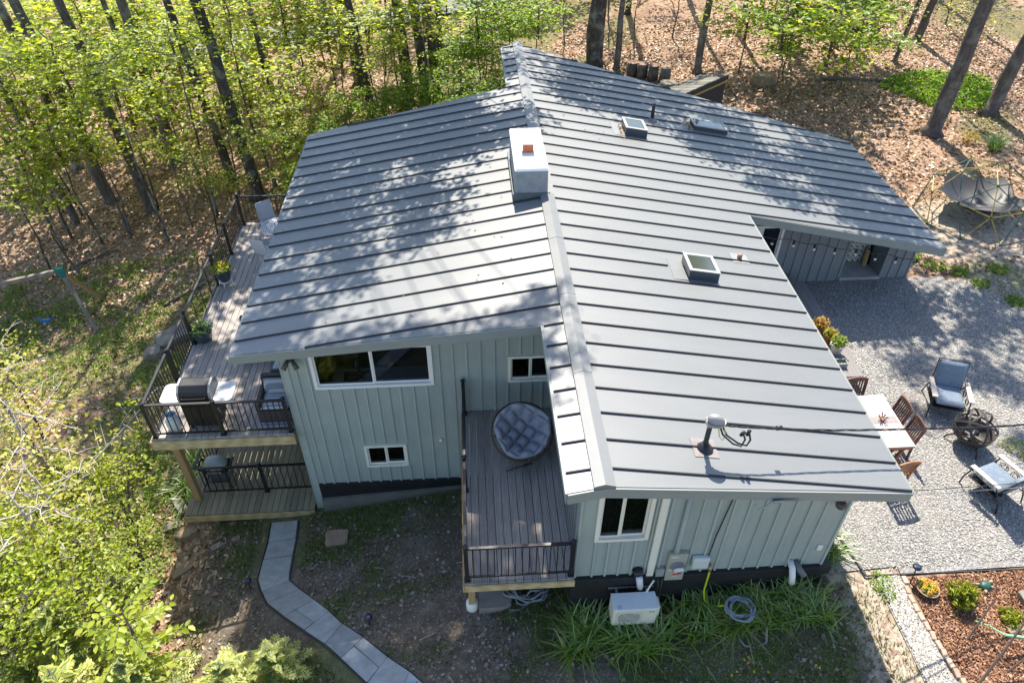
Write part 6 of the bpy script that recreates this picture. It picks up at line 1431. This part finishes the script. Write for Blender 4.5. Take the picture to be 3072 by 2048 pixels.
# ------------------------------------------------------------------ ground plants, leaf litter, grass
def scatter(n, box, dens=None, seed=0, lift=0.0):
    rs = np.random.RandomState(seed); x = rs.uniform(box[0], box[1], n); y = rs.uniform(box[2], box[3], n)
    if dens is not None: k = rs.rand(n) < dens(x, y); x, y = x[k], y[k]
    z = np.empty_like(x)
    for i in range(0, len(x), 20000): z[i:i+20000] = gz(x[i:i+20000], y[i:i+20000])
    z = z+bumps(x, y)
    return np.c_[x, y, z+lift]
def notbuilt(x, y):                                            # outside house, decks, patio, path
    h = ((x > -6.2) & (x < 4.9) & (y > .6) & (y < 19.6)) & ~((x < -.2) & (y < 4.9))
    h |= (x > 4.6) & (x < 11.4) & (y > 10.3) & (y < 19.6-.385*x+.2)
    h |= (x > 4.8) & (x < 14.6) & (y > .55) & (y < 10.5)
    h |= (x > -9.5) & (x < -6.1) & (y > 4.7) & (y < 10.2)
    px = np.interp(y, [-1.3,-.2,.43,1.26,2.15,2.85,4.7], [-3.05,-4.1,-4.7,-5.6,-6.52,-6.9,-6.95]); h |= (np.abs(x-px) < .62) & (y < 4.7) & (y > -1.5) & (x < -2)
    h |= (x > 6.0) & (y < .6) & (y > -4)
    return ~h
M['litter'] = leafmat('dry fallen leaves', [(.17,.095,.055),(.34,.205,.13),(.47,.32,.22),(.60,.46,.36)], .12, .5)
def littermask(x, y):
    g, s, d = zones(x, y); return notbuilt(x, y)*(1-.75*g)*(1-.90*np.clip(s,0,1))*(1-.9*d)*(.35+.65*fnoise(x, y, 1.1, 21))
Pn = np.concatenate([scatter(62000, (-24,2,6,34), littermask, 31, .02), scatter(52000, (2,25,10,34), littermask, 32, .02), scatter(9000, (-14,-8,-1,6), littermask, 33, .02)])
Pn = Pn[(Pn[:,1] > 17) | (Pn[:,0] < -6) | (Pn[:,0] > 11)]
o = leafobj('fallen_leaves', Pn, .09+.10*NP.rand(len(Pn)), M['litter'], None, up=.9, aspect=.75, fold=.16); tag(o, 'brown dry leaf litter covering the woodland floor', 'leaf litter', kind='stuff')
M['litter2'] = leafmat('grey brown old leaves', [(.12,.085,.06),(.24,.18,.135),(.40,.32,.26)], .1, .3)
Pn = scatter(15000, (-9.4,5.4,-3,4.7), lambda x, y: notbuilt(x,y)*(fnoise(x,y,.9,23)**2*1.5+.08), 34, .015)
o = leafobj('fallen_leaves', Pn, .04+.085*NP.rand(len(Pn)), M['litter2'], None, up=.9, aspect=.7, fold=.16); tag(o, 'scattered grey brown dead leaves on the bare front yard soil', 'leaf litter', kind='stuff')
M['bark_chip'] = leafmat('mulch chips', [(.14,.065,.035),(.30,.155,.09),(.46,.29,.19)], .0, .2)
Pn = scatter(9000, (6.42,9.5,-2.2,.48), None, 35, .04); Pn = Pn[Pn[:,0] > 6.46]; o = leafobj('mulch_chips', Pn, .03+.06*NP.rand(len(Pn)), M['bark_chip'], None, up=.5, aspect=.4); tag(o, 'loose red brown bark chips on the garden bed', 'mulch', kind='stuff')
# loose stones of the gravel: relief where the camera is near
def pebbles(n, box, seed, dens=None):
    rs = np.random.RandomState(seed); x = rs.uniform(box[0],box[1],n); y = rs.uniform(box[2],box[3],n); z = gz(x,y)+.04
    base = np.array([(1,0,0),(-.4,.8,0),(-.5,-.8,.1),(0,.1,.8)]); a = rs.rand(n)*6.28; s = .011+.019*rs.rand(n); c, sn = np.cos(a), np.sin(a)
    V = np.stack([np.c_[x+s*(c*b[0]-sn*b[1]), y+s*(sn*b[0]+c*b[1]), z+s*b[2]] for b in base], 1).reshape(-1,3); i = np.arange(n)*4
    return V, np.concatenate([np.c_[i,i+1,i+3],np.c_[i+1,i+2,i+3],np.c_[i+2,i,i+3]])
M['pebble'] = leafmat('crushed stone pieces', [(.17,.168,.165),(.28,.275,.265),(.40,.39,.375),(.58,.565,.54)], 0, .1)
V, Fq = pebbles(42000, (5.75,14.3,.68,10.2), 41); o = _link('gravel_stones', npmesh('gravel_stones', V, Fq), M['pebble'], None); tag(o, 'loose angular grey stones on the gravel patio', 'gravel', kind='stuff')
V, Fq = pebbles(5000, (5.9,6.35,-2.0,.55), 42); o = _link('gravel_stones', npmesh('gravel_stones', V, Fq), M['pebble'], None); tag(o, 'loose pale stones on the narrow gravel path', 'gravel', kind='stuff')
def soilstones():
    Ps = scatter(3000, (-9.3,5.4,-3,4.7), lambda x, y: notbuilt(x,y)*(.3+.7*fnoise(x,y,1.3,77)), 78)
    V, Fq = pebbles(len(Ps), (0,1,0,1), 79); C4 = V.reshape(-1,4,3); C4 -= C4.mean(1)[:,None]; C4 *= .8; C4 += Ps[:,None]+np.array([0,0,.006]); o = _link('soil_stones', npmesh('soil_stones', C4.reshape(-1,3), Fq), M['pebble'], None); tag(o, 'tiny pale stones mixed in the bare front yard soil', 'stones', kind='stuff')
soilstones()
def blades(Pn, h, w, mat, name, lean=.5, parent=None, seg=1):
    n = len(Pn); a = NP.rand(n)*6.28; d = np.c_[np.cos(a), np.sin(a), np.zeros(n)]; s = np.c_[-d[:,1], d[:,0], np.zeros(n)]; h = (h*(.5+NP.rand(n)))[:,None]; w = w*(.7+.6*NP.rand(n))[:,None]; ln = (lean*(.3+NP.rand(n)))[:,None]; up = np.array([0,0,1.0])
    if seg == 1:
        V = np.stack([Pn-s*w/2, Pn+s*w/2, Pn+d*h*ln+up*h], 1).reshape(-1,3); Fq = np.arange(n*3).reshape(-1,3)
    else:
        rows = []
        for i in range(seg+1):
            t = i/seg; c = Pn+d*h*ln*(t**1.6)*1.5+up*h*(t-.62*t**2.6*ln); ww = w*(1-t**2.2)+.002; rows += [c-s*ww/2, c+s*ww/2]
        V = np.stack(rows, 1).reshape(-1,3); b = np.arange(n)*(2*(seg+1)); Fq = np.concatenate([np.c_[b+2*i,b+2*i+1,b+2*i+3] for i in range(seg)]+[np.c_[b+2*i,b+2*i+3,b+2*i+2] for i in range(seg)])
    return _link(name, npmesh(name, V, Fq), mat, parent)
M['grass'] = leafmat('short grass', [(.05,.09,.015),(.10,.16,.025),(.20,.25,.06)], .35)
Pn = scatter(150000, (-9.3,6.3,-3,4.7), lambda x, y: notbuilt(x,y)*np.clip(zones(x,y)[0],0,1)**1.3, 51); o = blades(Pn, .085, .018, M['grass'], 'grass', .7); tag(o, 'thin patchy grass and moss growing on the front yard soil', 'grass', kind='stuff')
Pn = np.concatenate([scatter(26000, (-24,-9.4,2,24), lambda x, y: notbuilt(x,y)*np.clip(zones(x,y)[0],0,1), 52), scatter(14000, (12.4,26,3,34), lambda x, y: notbuilt(x,y)*np.clip(zones(x,y)[0],0,1), 53)])
o = blades(Pn, .13, .03, M['grass'], 'grass', .8); tag(o, 'loose grass tufts on the slopes beside the woods', 'grass', kind='stuff')
M['cover'] = leafmat('low green ground plants', [(.09,.17,.015),(.17,.28,.025),(.28,.38,.05)], .5)
def patchmask(x, y):
    return notbuilt(x,y)*sstep(.50,.66,fnoise(x,y,1.6,61)*.65+fnoise(x,y,.6,62)*.35)
Pn = np.concatenate([scatter(60000, (-20,-9.6,3,18), lambda x, y: notbuilt(x,y)*(.12+.88*sstep(.42,.68,fnoise(x,y,1.6,61)*.5+fnoise(x,y,.5,62)*.5))*.75, 63), scatter(1500, (-11,-9.5,3.5,9), lambda x,y: notbuilt(x,y)*.6, 66), scatter(26000, (-9,4,20,31), lambda x,y: patchmask(x,y)*.9, 64), scatter(9000, (13,24,12,30), lambda x, y: patchmask(x,y)*.25, 65)]); Pn[:,2] += .03+.13*NP.rand(len(Pn))
o = leafobj('ground_cover', Pn, .055+.065*NP.rand(len(Pn)), M['cover'], None, up=.8); tag(o, 'low leafy green plants carpeting patches of the woodland floor', 'ground cover', kind='stuff')
def patch(label, cx, cy, rx, ry, n, hgt, size, mat, name='green_patch'):
    rs = np.random.RandomState(int(abs(cx*100)+n)); a = rs.rand(n)*6.28; r = np.sqrt(rs.rand(n)); x = cx+rx*r*np.cos(a)*(1+.2*np.sin(3*a)); y = cy+ry*r*np.sin(a); z = gz(x,y)+hgt*rs.rand(n)*(1-.5*r)
    o = leafobj(name, np.c_[x,y,z], size*(.7+.6*rs.rand(n)), mat, None, up=.8); tag(o, label, 'ground cover', kind='stuff')
M['vivid'] = leafmat('vivid green ground plants', [(.10,.24,.01),(.18,.34,.015),(.28,.42,.03)], .5)
patch('vivid green low plants round the foot of the massive right trunk', 19.2, 23.6, 2.3, 2.0, 3600, .45, .14, M['vivid'])
patch('bright weed patch on the gravel edge by the house corner', 5.95, .35, .22, .35, 260, .16, .05, M['vivid'])
patch('small weeds growing through the gravel at the right picture edge', 10.6, 3.55, .35, .4, 220, .12, .06, M['herb'])
for i, (x, y) in enumerate([(13.3,9.9),(13.9,9.0),(12.4,10.9),(13.0,10.6),(14.3,10.6),(11.9,11.4)]): patch('green weed tuft on the sandy border of the gravel patio', x, y, .35, .28, 170, .18, .09, M['cover'])
patch('clover and yellow flowered weeds in the front lawn below the heat pump', 2.6, -.75, .9, .35, 900, .06, .035, M['vivid'])
def flowers(label, pts):
    Pn = []
    for x, y in pts:
        for _ in range(7): Pn.append((x+R_.gauss(0,.012), y+R_.gauss(0,.012), gh(x,y)+.10+R_.gauss(0,.006)))
    o = leafobj('dandelion', Pn, .032, M['petal_y'], None, up=1); tag(o, label, 'wildflowers', kind='stuff')
flowers('tiny yellow dandelions dotted over the shaded front lawn', [(1.75,.1),(2.9,-.75),(2.98,-.72),(2.95,-.82),(2.7,-.95),(2.6,-1.0),(3.0,-.98),(4.1,-1.02),(4.15,-1.07),(3.25,-1.02),(.1,.35)])
# daylilies along the front wall
M['lily'] = leafmat('daylily leaves', [(.07,.14,.015),(.10,.20,.02),(.13,.25,.025),(.16,.29,.03),(.22,.35,.04),(.12,.22,.02),(.20,.30,.05),(.36,.29,.15)], .35, .8)
lr = np.random.RandomState(71)
def lilies(label, centres, n, h, lean=.75):
    Pn = np.concatenate([np.c_[cx+lr.normal(0,.07,n), cy+lr.normal(0,.06,n), np.full(n, gh(cx,cy))] for cx, cy in centres]); o = blades(Pn, h, .030, M['lily'], 'daylilies', lean, None, 6); tag(o, label, 'plants', kind='stuff')
lilies('dense arching daylilies left of and below the heat pump', [(x, y) for x, y in zip(lr.uniform(-.55,1.5,24), lr.uniform(-.38,.38,24)) if not (x > .5 and y > .15)], 26, .54)
lilies('dense arching daylilies right of the heat pump along the front wall', [(x, y) for x, y in zip(lr.uniform(1.75,4.65,44), lr.uniform(-.22,.45,44))], 26, .46)
lilies('daylily clump at the right corner of the house beside the edging', [(5.1,1.0),(5.2,1.5),(5.05,1.9),(5.3,1.2)], 30, .45)
lilies('green iris like clump beside the lower deck corner', [(-9.75,5.6),(-9.8,6.1),(-9.9,5.9),(-9.75,6.6),(-10.0,7.0),(-10.1,7.6)], 34, .55)
lilies('solitary strappy green clump on the leaf litter at the right', [(18.6,18.2),(18.8,18.4),(18.4,18.1),(18.6,18.5)], 30, .6)
tag(leafobj('brown_weed', leafpts(120, G3(17.9,18.9,.2), .4, .7), .12, M['coleus'], None), 'small rusty orange weed near the foot of the massive right trunk', 'plant')
# fallen branches on the woodland floor
def log(label, a, b, r, mat='bark_grey'):
    m = MB(); p, q = Vector(G3(*a,r*.6)), Vector(G3(*b,r*.6)); m.tube([p, p.lerp(q,.35)+Vector((.05,.08,.04)), p.lerp(q,.7)+Vector((-.04,.05,.02)), q], [r,r*.9,r*.7,r*.4], 6); tag(W('fallen_branch', m, M[mat], None, True), label, 'branch')
log('long fallen branch lying behind the massive right trunk', (14.5,25.6),(18.4,24.4),.09); log('thin fallen branch crossing the slope above the vivid green plants', (15.2,27.2),(17.8,27.6),.05)
log('fallen branch among leaves left of the upper deck', (-13.2,14.6),(-11.4,16.1),.05); log('slender fallen branch on the litter below the trio of trunks', (-5.6,31.0),(-3.5,30.3),.06); log('bare fallen branch behind the swing set', (-18,18),(-16.4,19),.06)
sticks = MB()
for i in range(26):
    x, y = R_.uniform(-8.5,5), R_.uniform(-1.6,4)
    if not notbuilt(np.array([x]), np.array([y]))[0] or (x > -.4 and y > -.1): continue
    a = R_.uniform(0,6.28); L = R_.uniform(.15,.4); sticks.tube([G3(x,y,.03), G3(x+L*math.cos(a), y+L*math.sin(a), .035)], [.008,.005], 4)
tag(W('dry_twigs', sticks, M['twig_pale']), 'dry pale twigs strewn over the front yard soil', 'twigs', kind='stuff')
rs_ = np.random.RandomState(91); x = rs_.uniform(-6.8, 10, 150); y = rs_.uniform(5, 19, 150); k = ((x < 0) & (x > -6.8) & (y < 15)) | ((x > .3) & (y > 10) & (y < 19-.38*x)); x, y = x[k], y[k]
tag(leafobj('roof_leaves', np.c_[x, y, [rz(v)+.012 for v in x]], .075, M['litter'], None, up=2), 'a few dry leaves and bud scales lying on the metal roof', 'leaf debris', kind='stuff')
# debris of leaves behind the upper skylights
Pn = np.concatenate([np.c_[NP.normal(2.74,.05,60), NP.normal(13.75,.2,60)], np.c_[NP.normal(5.18,.08,90), NP.normal(15.0,.18,90)]]); Pn = np.c_[Pn, [rz(x)+.02 for x in Pn[:,0]]]
tag(leafobj('leaf_debris', Pn, .07, M['litter'], None, up=1.2), 'brown leaf debris caught on the roof uphill of the skylights', 'leaf debris', kind='stuff')
